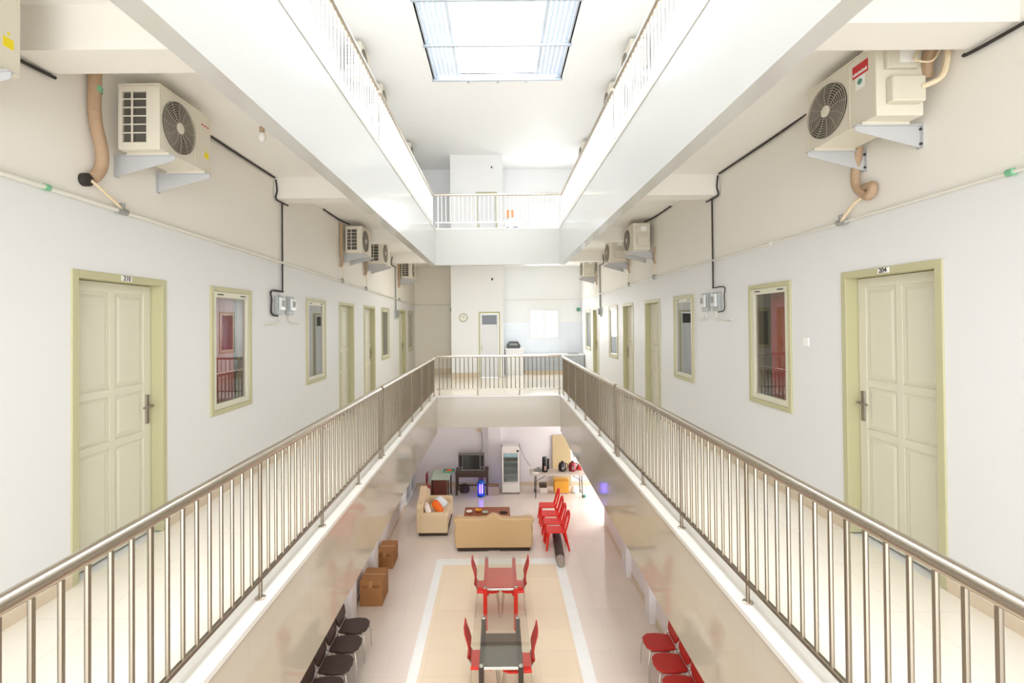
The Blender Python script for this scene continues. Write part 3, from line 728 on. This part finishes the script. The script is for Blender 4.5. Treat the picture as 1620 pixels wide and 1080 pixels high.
# kitchen counters
d = thing('kitchen_counter', 'low white counter with grey blue tiled front below the kitchen window', 'counter', (.86, 16.62, F2))
MB().box(0, 1.96, -.03, .61, .60, .65).build('worktop', 'kcounter', d, bevel=.005)
MB().box(0, 1.96, 0, .60, .12, .60).build('tiled_front', 'kfront', d)
MB().box(0, 1.96, .02, .61, 0, .12).build('plinth', 'skirt', d)
MB().box(1.45, 1.8, .1, .5, .65, .67).build('sink', 'conduit', d, bevel=.005)
d = thing('kitchen_counter', 'taller white counter block carrying the black printer', 'counter', (.22, 16.5, F2))
MB().box(0, .63, -.02, .7, .81, .86).build('worktop', 'kcounter', d, bevel=.005)
MB().box(.01, .62, 0, .7, 0, .81).build('cabinet_front', 'kcounter', d)
d = thing('printer', 'black rounded printer on the tall white counter', 'printer', (.5, 16.75, F2 + .86))
MB().prism([(-.22, 0), (.22, 0), (.22, .12), (.15, .22), (-.13, .22), (-.22, .12)], 'y', -.17, .15).build('body', 'blackplastic', d, bevel=.015)
MB().box(-.13, .14, -.178, -.165, .10, .16).build('front_panel', 'conduit', d, bevel=.003)
# top floor small box on stand
d = thing('striped_box_stand', 'small peach striped box on a white stand, top floor far rail', 'stand', (.33, 11.55, F3))
MB().box(-.15, .16, -.1, .12, .14, .36).box(-.07, .10, -.12, .12, .36, .41).build('white_stand', 'kcounter', d, bevel=.01)
b = MB().box(-.12, .10, -.08, .1, .41, .60).build('box', 'paper', d, bevel=.003)
MB().box(-.115, -.045, -.083, -.08, .415, .595).box(-.015, .055, -.083, -.08, .415, .595).build('stripes', 'peach', b)
MB().box(.02, .13, -.13, -.1, .10, .20).box(-.13, -.06, -.13, -.1, .09, .2).box(-.13, .14, -.1, .1, 0, .14).build('foot', 'navy', d, bevel=.006)

# ------------------------------------------------------------------ ground floor shell
struct('floor', MB().box(-3.2, 6.0, NE, 17.0, F0 - .1, F0), 'floor0')
struct('floor_inset', MB().box(-1.28, 1.24, NE, 11.38, F0, F0 + .004), 'floor_in')
struct('trim_floor_strip_left', MB().box(-1.44, -1.28, NE, 11.66, F0, F0 + .006), 'strip')
struct('trim_floor_strip_right', MB().box(1.24, 1.44, NE, 11.66, F0, F0 + .006), 'strip')
struct('trim_floor_strip_back', MB().box(-1.28, 1.24, 11.38, 11.66, F0, F0 + .005), 'strip')
struct('wall_hall_left', wall_x(-LX, -LX - .15, NE, LB, F0, F2 - .165, [(14.9, 16.6, F0 + .04, -4.45)]), 'lowwall')
struct('wall_hall_right', MB().box(LX, LX + .15, NE, 13.5, F0, F2 - .165).box(LX, LX + .15, 13.5, LB, -3.0, F2 - .165), 'lowwall')
struct('wall_hall_back', MB().box(-2.93, 5.6, LB, LB + .15, F0, F2 - .165), 'lowwall')
struct('wall_hall_pillar', MB().box(-.37, .05, LB - .12, LB, F0, F2 - .165), 'lowwall')
struct('wall_entrance', MB().box(2.93, 5.6, 13.35, 13.5, F0, -3.0).box(2.93, 5.6, 13.35, LB, -3.0, -2.9), 'lowwall')
struct('baseboard_hall', MB().box(-LX, -LX + .012, NE, 14.9, F0, F0 + .12).box(LX - .012, LX, NE, 13.5, F0, F0 + .12)
       .box(-LX, -.37, LB - .012, LB, F0, F0 + .12).box(.05, 5.0, LB - .012, LB, F0, F0 + .12), 'skirt')
for k, (a, b) in enumerate(((9.1, 9.4), (10.75, 11.1), (3.6, 3.9))):
    for s in (-1, 1):
        struct('trim_pilaster_%d' % (2 * k + (s > 0) + 1), MB().box(s * (LX - .12), s * LX, a, b, F0, F2 - .165), 'lowwall')
# ground floor left grille window
d = thing('window_11', 'white grilled opening low on the left ground floor wall', None, (-LX, 14.9, F0 + .04), 0, None, 'structure')
MB().box(-.03, .04, 0, .06, 0, .94).box(-.03, .04, 1.64, 1.7, 0, .94).box(-.03, .04, .06, 1.64, 0, .06).box(-.03, .04, .06, 1.64, .88, .94).box(-.03, .04, .82, .88, .06, .88).build('window_frame', 'white_door', d, bevel=.004)
MB().box(-.06, -.05, 0, 1.7, 0, .94).build('pane', 'screen', d)
mb = MB()
for k in range(14): mb.box(0, .012, .1 + k * .115, .112 + k * .115, .06, .88)
mb.build('grille', 'white_door', d)

# ------------------------------------------------------------------ ground floor furniture
def rounded(w, dpt, r, n=5, taper=0.0):
    pts = []
    for cx, cy, a0 in ((w/2-r, dpt/2-r, 0), (-w/2+r, dpt/2-r, 90), (-w/2+r, -dpt/2+r, 180), (w/2-r, -dpt/2+r, 270)):
        for k in range(n + 1):
            a = math.radians(a0 + 90 * k / n); pts.append((cx + r * math.cos(a), cy + r * math.sin(a)))
    return pts
def pad_chair(m, label, loc, rz, grp):
    d = thing('waiting_chair', label, 'chair', loc, rz, grp)
    pts = [(0, -.17), (.22, -.215), (.36, -.20), (.44, -.12), (.455, 0), (.44, .12), (.36, .20), (.22, .215), (0, .17)]
    MB().prism(pts, 'z', .43, .475).build('seat', m, d, bevel=.018, seg=3)
    mb = MB(); vs = []
    # curved backrest panel leaning back
    prof = []
    for (u, h) in ((-.12, 0), (-.19, .07), (-.21, .18), (-.19, .28), (-.12, .345), (0, .37), (.12, .345), (.19, .28), (.21, .18), (.19, .07), (.12, 0)):
        prof.append((u, h))
    def pt(u, h, t): return (-.03 - h * .28 + (u * u) * .9 + t, u, .50 + h)
    n = len(prof)
    mb.add([pt(u, h, 0) for u, h in prof] + [pt(u, h, .035) for u, h in prof],
           [tuple(range(n)), tuple(range(2*n-1, n-1, -1))] + [(i, (i+1) % n, n+(i+1) % n, n+i) for i in range(n)])
    mb.build('backrest', m, d, bevel=.01)
    for s in (-1, 1):
        MB().tube(arc([(.40, s * .17, .42), (.43, s * .2, .25), (.44, s * .21, 0)]), .011, 8).build('leg', 'chrome', d, smooth=True)
        MB().tube(arc([(-.06, s * .19, .74), (-.02, s * .2, .55), (.02, s * .2, .42), (-.06, s * .215, 0)]), .013, 8).build('leg', 'chrome', d, smooth=True)
        MB().tube([(.40, s * .17, .42), (.02, s * .19, .42)], .01, 6).build('seat_frame', 'chrome', d, smooth=True)
    mb = MB(); mb.prism([(-.045, .50), (-.02, .50), (-.06, .70), (-.085, .70)], 'y', -.235, -.205); mb.build('back_bracket', 'chrome', d, bevel=.004)
    return d
proto = pad_chair('blackpad', 'dark brown padded chair nearest the cardboard boxes, left wall', (-2.62, 8.37, F0), 0, 'dark padded chairs along the left wall')
for i, y in enumerate((7.90, 7.43, 6.96, 6.49)):
    dup(proto, (-2.62, y, F0), 0, ('second', 'third', 'fourth', 'fifth')[i] + ' dark brown chair counting from the cardboard boxes')
proto = pad_chair('redpad', 'red padded wall chair at the far end of its row', (2.66, 7.88, F0), math.pi, 'red padded chairs along the right wall')
for i, y in enumerate((7.40, 6.93, 6.46)):
    dup(proto, (2.66, y, F0), math.pi, ('second', 'third', 'fourth')[i] + ' red padded wall chair from the far end of its row')

def dining_chair(label, loc, rz):
    d = thing('dining_chair', label, 'chair', loc, rz, 'red wavy-backed dining chairs')
    MB().prism([(-.02, -.20), (.30, -.22), (.40, -.17), (.42, 0), (.40, .17), (.30, .22), (-.02, .20)], 'z', .44, .48).build('seat', 'red', d, bevel=.014, seg=3)
    prof = [(-.01, .50), (-.05, .60), (-.02, .68), (-.05, .80), (-.09, .92), (-.10, 1.0)]
    ws = [.12, .17, .19, .17, .15, .13]
    vs = []
    for (x, z), wd in zip(prof, ws): vs += [(x, -wd, z), (x, wd, z), (x - .02, wd, z), (x - .02, -wd, z)]
    fs = [(0, 1, 2, 3), (20, 23, 22, 21)]
    for i in range(5):
        for k in range(4): fs.append((i*4+k, i*4+(k+1) % 4, i*4+4+(k+1) % 4, i*4+4+k))
    MB().add(vs, fs).build('backrest', 'redpad', d, bevel=.005, smooth=True)
    for s in (-1, 1):
        MB().tube([(.34, s * .16, .44), (.40, s * .20, 0)], .011, 8).build('leg', 'chrome', d, smooth=True)
        MB().tube(arc([(-.04, s * .14, .56), (-.01, s * .17, .44), (-.05, s * .20, 0)]), .011, 8).build('leg', 'chrome', d, smooth=True)
    return d
def dining_table(label, y0, y1, mleg, mpanel, plab):
    yc = (y0 + y1) / 2; L = (y1 - y0) / 2
    d = thing('dining_table', label, 'table', (0, yc, F0))
    MB().prism(rounded(.84, 2 * L, .05), 'z', .765, .775).build('glass_top', 'tglass', d)
    for s in (-1, 1):
        MB().box(s * .235, s * .30, -L + .03, L - .03, .70, .735).build('side_rail', mleg, d, bevel=.004)
        for t in (-1, 1):
            MB().box(s * .235, s * .305, min(t * (L - .02), t * (L - .09)), max(t * (L - .02), t * (L - .09)), 0, .735).build('leg', mleg, d, bevel=.005)
            MB().lathe([(.035, .735), (.035, .745), (.012, .75), (.012, .765)], (s * .27, t * (L - .055), 0), 14).build('glass_clamp', 'chrome', d, smooth=True)
    MB().box(-.235, .235, -L + .02, -L + .05, .70, .735).build('end_rail', 'chrome', d, bevel=.004)
    MB().box(-.235, .235, -L + .05, L * .35, .69, .71).build('shelf_panel', mpanel, d, bevel=.004)
    return d
dining_table('glass dining table with red legs and red under-shelf', 8.93, 10.17, 'redpaint', 'pinkred', '')
dining_table('glass dining table with dark legs, nearer the picture bottom', 6.90, 8.12, 'blackpaint', 'greypanel', '')
dining_chair('red dining chair on the left of the red-legged table', (-.42, 9.55, F0), 0)
dining_chair('red dining chair on the right of the red-legged table', (.42, 9.55, F0), math.pi)
dining_chair('red dining chair on the left of the dark-legged table', (-.42, 7.50, F0), 0)
dining_chair('red dining chair on the right of the dark-legged table', (.42, 7.43, F0), math.pi)

# cardboard boxes
def carton(x0, x1, y0, y1, h, label):
    d = thing('cardboard_box', label, 'box', ((x0 + x1) / 2, (y0 + y1) / 2, F0), 0, 'cardboard boxes by the left wall')
    a, b = (x1 - x0) / 2, (y1 - y0) / 2
    MB().box(-a, a, -b, b, 0, h).build('carton', 'carton', d, bevel=.004)
    MB().box(-a - .001, a + .001, -.03, .03, h - .0, h + .002).box(-.03, .03, -b - .002, -b, h - .12, h).build('packing_tape', 'tape', d)
    MB().box(-a * .8, -a * .3, -b - .002, -b, h * .72, h * .82).box(a * .1, a * .75, -b - .002, -b, h * .72, h * .84).build('print', mat('faded_print', (136, 92, 56), .8), d)
    return d
carton(-2.70, -2.27, 9.75, 10.3, .48, 'larger brown cardboard box on the floor, nearer one')
carton(-2.73, -2.37, 11.22, 11.8, .38, 'smaller brown cardboard box on the floor, farther one')

# big sofa seen from behind
d = thing('sofa', 'tan sofa seen from behind with a humped back', 'sofa', (-.15, 12.02, F0))
out = [(-.90, .08), (-.915, .30), (-.93, .42), (-.905, .55), (-.905, .64), (-.96, .70), (-.955, .765), (-.90, .775), (-.35, .765), (-.17, .785), (-.08, .84), (0, .865), (.08, .84), (.17, .785), (.35, .765), (.90, .775), (.955, .765), (.96, .70), (.905, .64), (.905, .55), (.93, .42), (.915, .30), (.90, .08)]
MB().prism([(x, z) for x, z in out], 'y', 0, .2).build('backrest', 'sofa_back', d, bevel=.03, seg=3)
MB().box(-.80, .80, .2, .85, .10, .42).build('seat', 'sofa', d, bevel=.05, seg=3)
for s in (-1, 1): MB().prism(rounded(.18, .7, .05), 'z', .08, .56).build('arm', 'sofa', d, bevel=.03, seg=3).location = (s * .85, .5, 0)
MB().box(-.86, .86, .03, .82, .03, .09).build('base', 'sofa_dark', d)
for s in (-1, 1):
    MB().box(s * .5 - .35, s * .5 + .35, .02, .10, 0, .05).build('foot', 'sofa_dark', d)
# loveseat facing right
d = thing('armchair', 'wide cream armchair with a peaked back and cushions', 'armchair', (-2.12, 12.9, F0))
prof = [(.0, .08), (.0, .72), (.06, .79), (.25, .84), (.45, .92), (.58, 1.02), (.70, 1.06), (.82, 1.02), (.95, .92), (1.15, .84), (1.34, .79), (1.40, .72), (1.40, .08)]
MB().prism(prof, 'x', 0, .17).build('backrest', 'sofa', d, bevel=.03, seg=3)
MB().box(.17, .78, .16, 1.24, .10, .43).build('seat', 'sofa', d, bevel=.05, seg=3)
for y in (-.02, 1.24):
    MB().prism([(.08, .08), (.80, .08), (.80, .50), (.76, .57), (.12, .57), (.08, .5)], 'y', y, y + .18).build('arm', 'sofa', d, bevel=.03, seg=3)
MB().box(.06, .78, .03, 1.37, .0, .07).build('base', 'sofa_dark', d)
def cushion(label, loc, rot, m, sz=.36):
    mb = MB(); N = 8; vs = []; fs = []
    for side in (1, -1):
        for i in range(N + 1):
            for j in range(N + 1):
                u, v = i / N * 2 - 1, j / N * 2 - 1
                t = side * .07 * max(0, (1 - u**4) * (1 - v**4)) ** .5
                vs.append((u * sz / 2 * (1 - .06 * v * v), v * sz / 2 * (1 - .06 * u * u), t))
    K = (N + 1) ** 2
    for q in range(2):
        for i in range(N):
            for j in range(N):
                a = q * K + i * (N + 1) + j; fs.append((a, a + 1, a + N + 2, a + N + 1))
    mb.add(vs, fs); o = mb.build('cushion', m, smooth=True)
    me = o.data; bm = bmesh.new(); bm.from_mesh(me); bmesh.ops.remove_doubles(bm, verts=bm.verts, dist=1e-5); bmesh.ops.recalc_face_normals(bm, faces=bm.faces); bm.to_mesh(me); bm.free()
    o.location = loc; o.rotation_euler = rot
    return tag(o, label, 'cushion')
cushion('white cushion nearest the front arm of the armchair', (-1.86, 13.15, F0 + .58), (math.radians(70), 0, math.radians(100)), 'whitecloth')
cushion('orange cushion lying on the armchair seat', (-1.64, 13.40, F0 + .57), (math.radians(50), .15, math.radians(80)), 'orange', .38)
cushion('pale blue cushion behind the orange one', (-1.60, 13.80, F0 + .56), (math.radians(35), 0, math.radians(70)), 'bluecloth')
# coffee table
d = thing('coffee_table', 'low reddish wooden coffee table behind the tan sofa', 'table', (-.33, 13.4, F0))
MB().box(-.60, .60, -.33, .33, .38, .43).build('tabletop', 'wood', d, bevel=.01)
for sx in (-1, 1):
    for sy in (-1, 1): MB().box(sx * .54 - .03, sx * .54 + .03, sy * .27 - .03, sy * .27 + .03, 0, .38).build('leg', 'wood', d)
MB().box(-.52, .52, -.25, .25, .12, .14).build('shelf', 'wood', d)
for i, (x, y, r, m, lab) in enumerate(((-.80, 13.32, .08, 'whitecloth', 'leftmost white bowl on the coffee table'), (-.56, 13.42, .09, 'yellowbox', 'shallow tan bowl in the middle of the coffee table group'), (-.38, 13.26, .08, 'mint', 'pale mint bowl right of the other bowls'))):
    o = MB().lathe([(r * .4, 0), (r * .85, .02), (r, .05), (r * .93, .05), (r * .7, .025)], (0, 0, 0), 20).build('bowl', m, smooth=True); o.location = (x, y, F0 + .43)
    tag(o, lab, 'bowl')
o = MB().prism(rounded(.2, .1, .03), 'z', 0, .03).build('remote_pouch', 'speaker', bevel=.006); o.location = (.10, 13.3, F0 + .43); tag(o, 'dark flat pouch at the right end of the coffee table', 'pouch')
tag(MB().prism(rounded(.28, .16, .06), 'z', 0, .05).build('sandals', 'blackplastic', bevel=.015), 'dark sandals on the floor right of the coffee table', 'shoes').location = (.55, 13.3, F0)

# TV and stand
d = thing('tv_table', 'dark wooden table carrying the old television', 'table', (-.87, 16.15, F0))
MB().box(-.52, .52, -.25, .3, .68, .74).build('tabletop', 'darkwood', d, bevel=.01)
MB().box(-.50, .50, -.22, -.19, .56, .68).build('apron', 'darkwood', d)
for sx in (-1, 1):
    for sy in (-.21, .26): MB().box(sx * .48 - .03, sx * .48 + .03, sy - .03, sy + .03, 0, .68).build('leg', 'darkwood', d)
MB().box(-.45, .45, .24, .27, .14, .18).build('stretcher', 'darkwood', d)
d = thing('television', 'old grey tube television on the dark table', 'television', (-.88, 16.12, F0 + .74))
MB().box(-.41, .41, -.16, .0, 0, .55).add([(-.39, 0, .02), (.39, 0, .02), (.39, 0, .53), (-.39, 0, .53), (-.2, .34, .08), (.2, .34, .08), (.2, .34, .42), (-.2, .34, .42)],
    [(0, 1, 2, 3), (4, 5, 6, 7), (0, 1, 5, 4), (1, 2, 6, 5), (2, 3, 7, 6), (3, 0, 4, 7)]).build('cabinet', 'tv', d, bevel=.01)
MB().box(-.26, .26, -.168, -.155, .06, .50).build('screen', 'screen', d, bevel=.01)
for s in (-1, 1):
    sp = MB().box(s * .34 - .05, s * .34 + .05, -.166, -.155, .14, .50).build('speaker_panel', 'speaker', d, bevel=.003)
    MB().lathe([(.035, -.17), (.035, -.155)], (s * .34, 0, .08), 14, 'y').build('knob', 'blackplastic', d)
hose('tv_cable', [(-.6, 16.82, -3.55), (-.57, 16.80, -3.8), (-.56, 16.78, -4.1), (-.62, 16.7, -4.3)], .012, 'conduit', 'thin cable hanging down the wall behind the television', 'cable')
tag(MB().box(-.72, -.58, 16.78, 16.84, -3.62, -3.54).build('wall_socket', 'board', bevel=.004), 'small wall socket above the television', 'socket')
d = thing('insect_lamp', 'blue insect lamp glowing violet beside the dark table', 'lamp', (-.58, 15.82, F0))
MB().lathe([(.10, 0), (.115, .02), (.115, .07), (.09, .08)], (0, 0, 0), 20).build('base', 'uvblue', d, smooth=True)
MB().lathe([(.09, .40), (.115, .41), (.11, .45), (.07, .49), (.02, .52)], (0, 0, 0), 20).build('cap', 'uvblue', d, smooth=True)
MB().tube([(-.03, 0, .09), (-.03, 0, .40)], .018, 10).tube([(.04, 0, .09), (.04, 0, .40)], .018, 10).build('tube', 'uvtube', d, smooth=True)
mb = MB()
for k in range(14):
    t = 2 * math.pi * k / 14; mb.tube([(.105 * math.cos(t), .105 * math.sin(t), .07), (.105 * math.cos(t), .105 * math.sin(t), .41)], .0045, 5)
mb.build('cage', 'uvblue', d, smooth=True)
MB().tube([(.055 * math.cos(t), 0, .52 + .05 * math.sin(t)) for t in [math.pi * k / 8 for k in range(9)]], .006, 6).build('hanger', 'uvblue', d, smooth=True)
o = MB().lathe([(.06, 0), (.15, .03), (.17, .12), (.14, .22), (.05, .27)], (0, 0, 0), 18).build('dark_bag', 'mesh_brown', smooth=True); o.location = (-1.12, 16.2, F0); tag(o, 'round dark bag on the floor under the dark table', 'bag')
tag(MB().box(-.66, -.50, 15.98, 16.1, F0 + .40, F0 + .555).build('amber_box', 'wood', bevel=.01), 'small amber box hanging under the table edge', 'box')
d = thing('open_carton', 'flat grey open carton between lamp and drinks fridge', 'box', (-.19, 15.98, F0))
MB().box(-.17, .17, -.1, -.09, 0, .26).box(-.17, .17, .1, .11, 0, .26).box(-.17, -.16, -.09, .1, 0, .26).box(.16, .17, -.09, .1, 0, .26).box(-.16, .16, -.09, .1, 0, .01).build('carton', 'greycard', d)
MB().prism([(-.17, .26), (.17, .26), (.19, .30), (-.19, .30)], 'y', .1, .11).build('flap', 'carton', d)
# small desk with things
d = thing('small_desk', 'small desk with mint top and brown front, back left', 'desk', (-1.78, 15.7, F0))
MB().box(-.28, .28, -.55, .45, .72, .75).build('tabletop', 'mint', d, bevel=.005)
MB().box(-.24, .20, -.52, -.49, .12, .72).build('front_panel', 'brownpanel', d)
for sx in (-.24, .24):
    for sy in (-.5, .4): MB().box(sx - .02, sx + .02, sy - .02, sy + .02, 0, .72).build('leg', 'darkwood', d)
d = thing('snack_tray', 'teal tray with orange snacks on the mint desk', 'tray', (-1.58, 15.9, F0 + .75))
MB().box(-.17, .17, -.12, .14, 0, .012).box(-.17, -.16, -.12, .14, .012, .05).box(.16, .17, -.12, .14, .012, .05).box(-.16, .16, -.12, -.11, .012, .05).box(-.16, .16, .13, .14, .012, .05).build('tray', 'teal', d)
MB().lathe([(.10, .012), (.11, .04), (.06, .06)], (0, 0, 0), 12).build('snacks', 'orange', d, smooth=True)
o = MB().box(-.12, .12, -.1, .1, 0, .012).build('papers', 'mint', bevel=.003); o.location = (-1.86, 15.75, F0 + .75); tag(o, 'pale green sheet lying on the mint desk', 'paper')
d = thing('folding_stool', 'red chair back poking up left of the mint desk', 'chair', (-2.2, 15.4, F0))
MB().box(-.15, .15, -.15, .15, .42, .45).build('seat', 'redpad', d, bevel=.01)
MB().box(-.02, .02, -.15, .15, .60, .88).build('backrest', 'darkred', d, bevel=.012)
for sx in (-1, 1):
    for sy in (-1, 1): MB().tube([(sx * .13, sy * .13, .42), (sx * .16, sy * .16, 0)], .011, 6).build('leg', 'darkred', d)
for sy in (-1, 1): MB().tube([(-.13 if 0 else -.01, sy * .13, .42), (0, sy * .13, .62)], .01, 6).build('back_post', 'darkred', d)

# drinks fridge
d = thing('drinks_fridge', 'tall white glass-door drinks fridge by the back wall', 'fridge', (.36, 16.3, F0))
MB().box(-.29, -.27, -.25, .28, .05, 1.45).box(.27, .29, -.25, .28, .05, 1.45).box(-.27, .27, .26, .28, .05, 1.45).build('cabinet', 'fridge_d', d, bevel=.004)
MB().box(-.268, .268, -.248, .258, 1.30, 1.455).box(-.27, .27, -.25, .26, .05, .34).build('inner_housing', 'fridge_w', d, bevel=.004)
MB().box(-.265, .265, .2, .255, .34, 1.30).box(-.27, -.26, -.2, .2, .34, 1.30).box(.26, .27, -.2, .2, .34, 1.30).build('liner', 'fridge_in', d)
MB().prism([(-.28, 1.30), (.28, 1.30), (.28, 1.45), (.22, 1.50), (-.22, 1.50), (-.28, 1.45)], 'y', -.285, -.25).build('header', 'fridge_w', d, bevel=.01)
MB().box(-.28, .28, -.285, -.25, .04, .32).build('kick_panel', 'fridge_w', d, bevel=.01)
dr = MB().box(-.28, -.23, -.29, -.25, .34, 1.30).box(.22, .28, -.29, -.25, .34, 1.30).box(-.23, .22, -.29, -.25, .34, .37).box(-.23, .22, -.29, -.25, 1.27, 1.30).build('door', 'fridge_w', d, bevel=.004)
MB().box(-.23, .22, -.275, -.27, .37, 1.27).build('pane', 'fglass', dr)
MB().box(-.22, .21, -.28, -.276, 1.16, 1.26).build('sign_strip', 'fridge_sign', dr)
for z in (.56, .78, .98, 1.13): MB().box(-.26, .26, -.2, .2, z, z + .018).build('shelf', 'fridge_w', d)
MB().box(.19, .26, -.295, -.285, 1.32, 1.38).build('controller', 'blackplastic', d, bevel=.003)
MB().box(-.25, -.2, -.2, -.15, 0, .05).box(.2, .25, -.2, -.15, 0, .05).box(-.25, -.2, .2, .25, 0, .05).box(.2, .25, .2, .25, 0, .05).build('foot', 'blackplastic', d)
hose('fridge_cable', [(.66, 16.5, -4.05), (.78, 16.6, -4.35), (.9, 16.5, -4.55), (1.0, 16.3, -4.64)], .008, 'conduit', 'thin cable from the drinks fridge to the folding table', 'cable')
# folding table
d = thing('folding_table', 'pale folding table with appliances along the back wall', 'table', (1.83, 15.85, F0))
MB().prism(rounded(1.75, .62, .05), 'z', .70, .745).build('tabletop', 'tabletop', d, bevel=.008)
for sx in (-1, 1):
    for sy in (-1, 1): MB().tube([(sx * .70, sy * .24, .70), (sx * .72, sy * .24, 0)], .014, 8).build('leg', 'blackplastic', d, smooth=True)
    MB().tube([(sx * .71, -.24, .14), (sx * .71, .24, .14)], .01, 6).build('crossbar', 'blackplastic', d)
    MB().tube([(sx * .70, -.24, .52), (sx * .40, -.24, .695)], .009, 6).build('brace', 'blackplastic', d)
TZ = F0 + .745
d = thing('coffee_maker', 'tall black coffee maker on the folding table', 'appliance', (1.42, 15.85, TZ))
MB().lathe([(.09, 0), (.10, .03), (.085, .2), (.08, .42), (.07, .46)], (0, 0, 0), 18).build('body', 'blackplastic', d, smooth=True)
MB().box(.06, .14, -.05, .05, .08, .40).build('grip', 'blackplastic', d, bevel=.02)
MB().box(-.03, .03, -.105, -.09, .06, .2).build('silver_panel', 'chrome', d, bevel=.004)
def cooker(label, x, m, m2):
    d = thing('rice_cooker', label, 'appliance', (x, 15.9, TZ))
    MB().lathe([(.09, 0), (.12, .03), (.125, .16), (.10, .25), (.04, .28)], (0, 0, 0), 18).build('body', m, d, smooth=True)
    MB().lathe([(.03, .28), (.035, .30), (.02, .315)], (0, 0, 0), 12).build('lid_knob', 'blackplastic', d, smooth=True)
    MB().tube(arc([(.11, 0, .24), (.17, 0, .2), (.17, 0, .1), (.12, 0, .05)]), .014, 8).build('handle', 'blackplastic', d, smooth=True)
    MB().box(-.035, .035, -.13, -.115, .07, .16).build('front_badge', m2, d, bevel=.004)
cooker('black round cooker on the folding table', 1.97, 'blackplastic', 'chrome')
cooker('dark red round cooker right of the black one', 2.29, 'darkred', 'chrome')
o = MB().prism([(-.1, 0), (.1, 0), (.07, .1), (.0, .2), (-.05, .12)], 'y', -.06, .06).build('red_pouch', 'redpad', bevel=.02); o.location = (2.50, 16.0, TZ + .0); tag(o, 'bright red pouch at the right end of the folding table', 'pouch')
o = MB().box(-.11, .11, -.09, .09, 0, .05).box(-.02, .10, -.07, .07, .05, .10).build('toaster', 'conduit', bevel=.008); o.location = (1.20, 15.95, TZ); tag(o, 'small grey sandwich toaster left on the folding table', 'appliance')
o = MB().box(-.1, .1, -.03, .03, 0, .03).build('power_strip', 'paper', bevel=.006); o.location = (1.12, 15.68, TZ); tag(o, 'white power strip at the left end of the folding table', 'power strip')
tag(MB().box(1.73, 2.18, 15.95, 16.3, F0 + .03, F0 + .40).build('yellow_carton', 'yellowbox', bevel=.006), 'orange yellow carton under the folding table', 'box')
tag(MB().box(1.76, 2.15, 15.97, 16.28, F0, F0 + .03).build('carton_tray', 'greycard', bevel=.003), 'flat grey tray under the yellow carton', 'tray')
tag(MB().box(1.28, 1.52, 16.1, 16.35, F0, F0 + .15).build('white_carton', 'whitecloth', bevel=.006), 'low white box under the folding table', 'box')
tag(MB().box(1.27, 1.50, 16.12, 16.34, F0 + .15, F0 + .26).build('brown_carton', 'darkwood', bevel=.006), 'dark brown box topmost on the low white box', 'box')
o = MB().lathe([(.10, 0), (.13, .04), (.12, .14), (.06, .2)], (0, 0, 0), 14).build('plastic_bag', 'bluecloth', smooth=True); o.location = (2.38, 16.1, F0); tag(o, 'pale plastic bag under the right end of the folding table', 'bag')
o = MB().lathe([(.045, 0), (.05, .02), (.05, .06), (.02, .08)], (0, 0, 0), 14).build('cyan_pot', 'teal', smooth=True); o.location = (2.62, 15.66, F0); tag(o, 'small cyan pot on the floor right of the folding table', 'pot')
# leaning board
o = MB().box(-.30, .30, -.012, .012, 0, 1.66).build('ochre_board', 'board', bevel=.003); o.location = (2.06, 16.70, F0); o.rotation_euler = (math.radians(-3.5), 0, 0)
tag(o, 'tall ochre board leaning on the back wall behind the table', 'board')
hose('wall_cable', [(2.25, 16.60, -3.80), (2.28, 16.60, -4.05), (2.40, 16.60, -4.25), (2.46, 16.58, -4.45)], .022, 'conduit', 'grey cable hanging in front of the ochre board', 'cable')

# red plastic chairs (front faces local +X)
def plastic_chair(label, loc, rz):
    d = thing('plastic_chair', label, 'chair', loc, rz, 'red plastic chairs in a line by the sofa')
    MB().prism([(-.02, -.19), (.38, -.20), (.40, -.17), (.40, .17), (.38, .20), (-.02, .19)], 'z', .41, .44).build('seat', 'red', d, bevel=.012)
    MB().box(.37, .40, -.17, .17, .36, .42).build('front_skirt', 'red', d, bevel=.01)
    a = [(-.02, -.18, .42), (-.08, -.185, .62), (-.13, -.15, .80), (-.145, 0, .86), (-.13, .15, .80), (-.08, .185, .62), (-.02, .18, .42)]
    MB().tube(arc(a, 5), .024, 8).build('backrest', 'red', d, smooth=True)
    for y in (-.065, .065): MB().prism([(-.01, .42), (.01, .42), (-.11, .84), (-.13, .84)], 'y', y - .014, y + .014).build('slat', 'red', d, bevel=.005)
    for s in (-1, 1):
        MB().tube([(.36, s * .17, .42), (.42, s * .20, 0)], [.03, .02], 8).build('leg', 'red', d, smooth=True)
        MB().tube([(-.02, s * .17, .44), (-.12, s * .21, 0)], [.03, .02], 8).build('leg', 'red', d, smooth=True)
    return d
p = plastic_chair('red plastic chair nearest the viewer in its line of four', (1.52, 12.22, F0), math.pi)
for i, (x, y) in enumerate(((1.50, 12.72), (1.50, 13.24), (1.48, 13.84))):
    dup(p, (x, y, F0), math.pi, ('second red plastic chair from the viewer in its line of four', 'third red plastic chair from the viewer, in the line of four', 'farthest red plastic chair of the line of four')[i])
d = thing('rolled_mat', 'dark brown rolled mat lying under the nearest red plastic chair', 'mat', (0, 0, F0))
MB().tube([(1.41, 12.7, .11), (1.38, 12.0, .11), (1.35, 11.42, .11)], .10, 14).build('roll', 'mesh_brown', d, smooth=True)
MB().tube([(1.35, 11.42, .10), (1.345, 11.2, .09)], [.098, .08], 14).build('grey_end', 'weave', d, smooth=True)
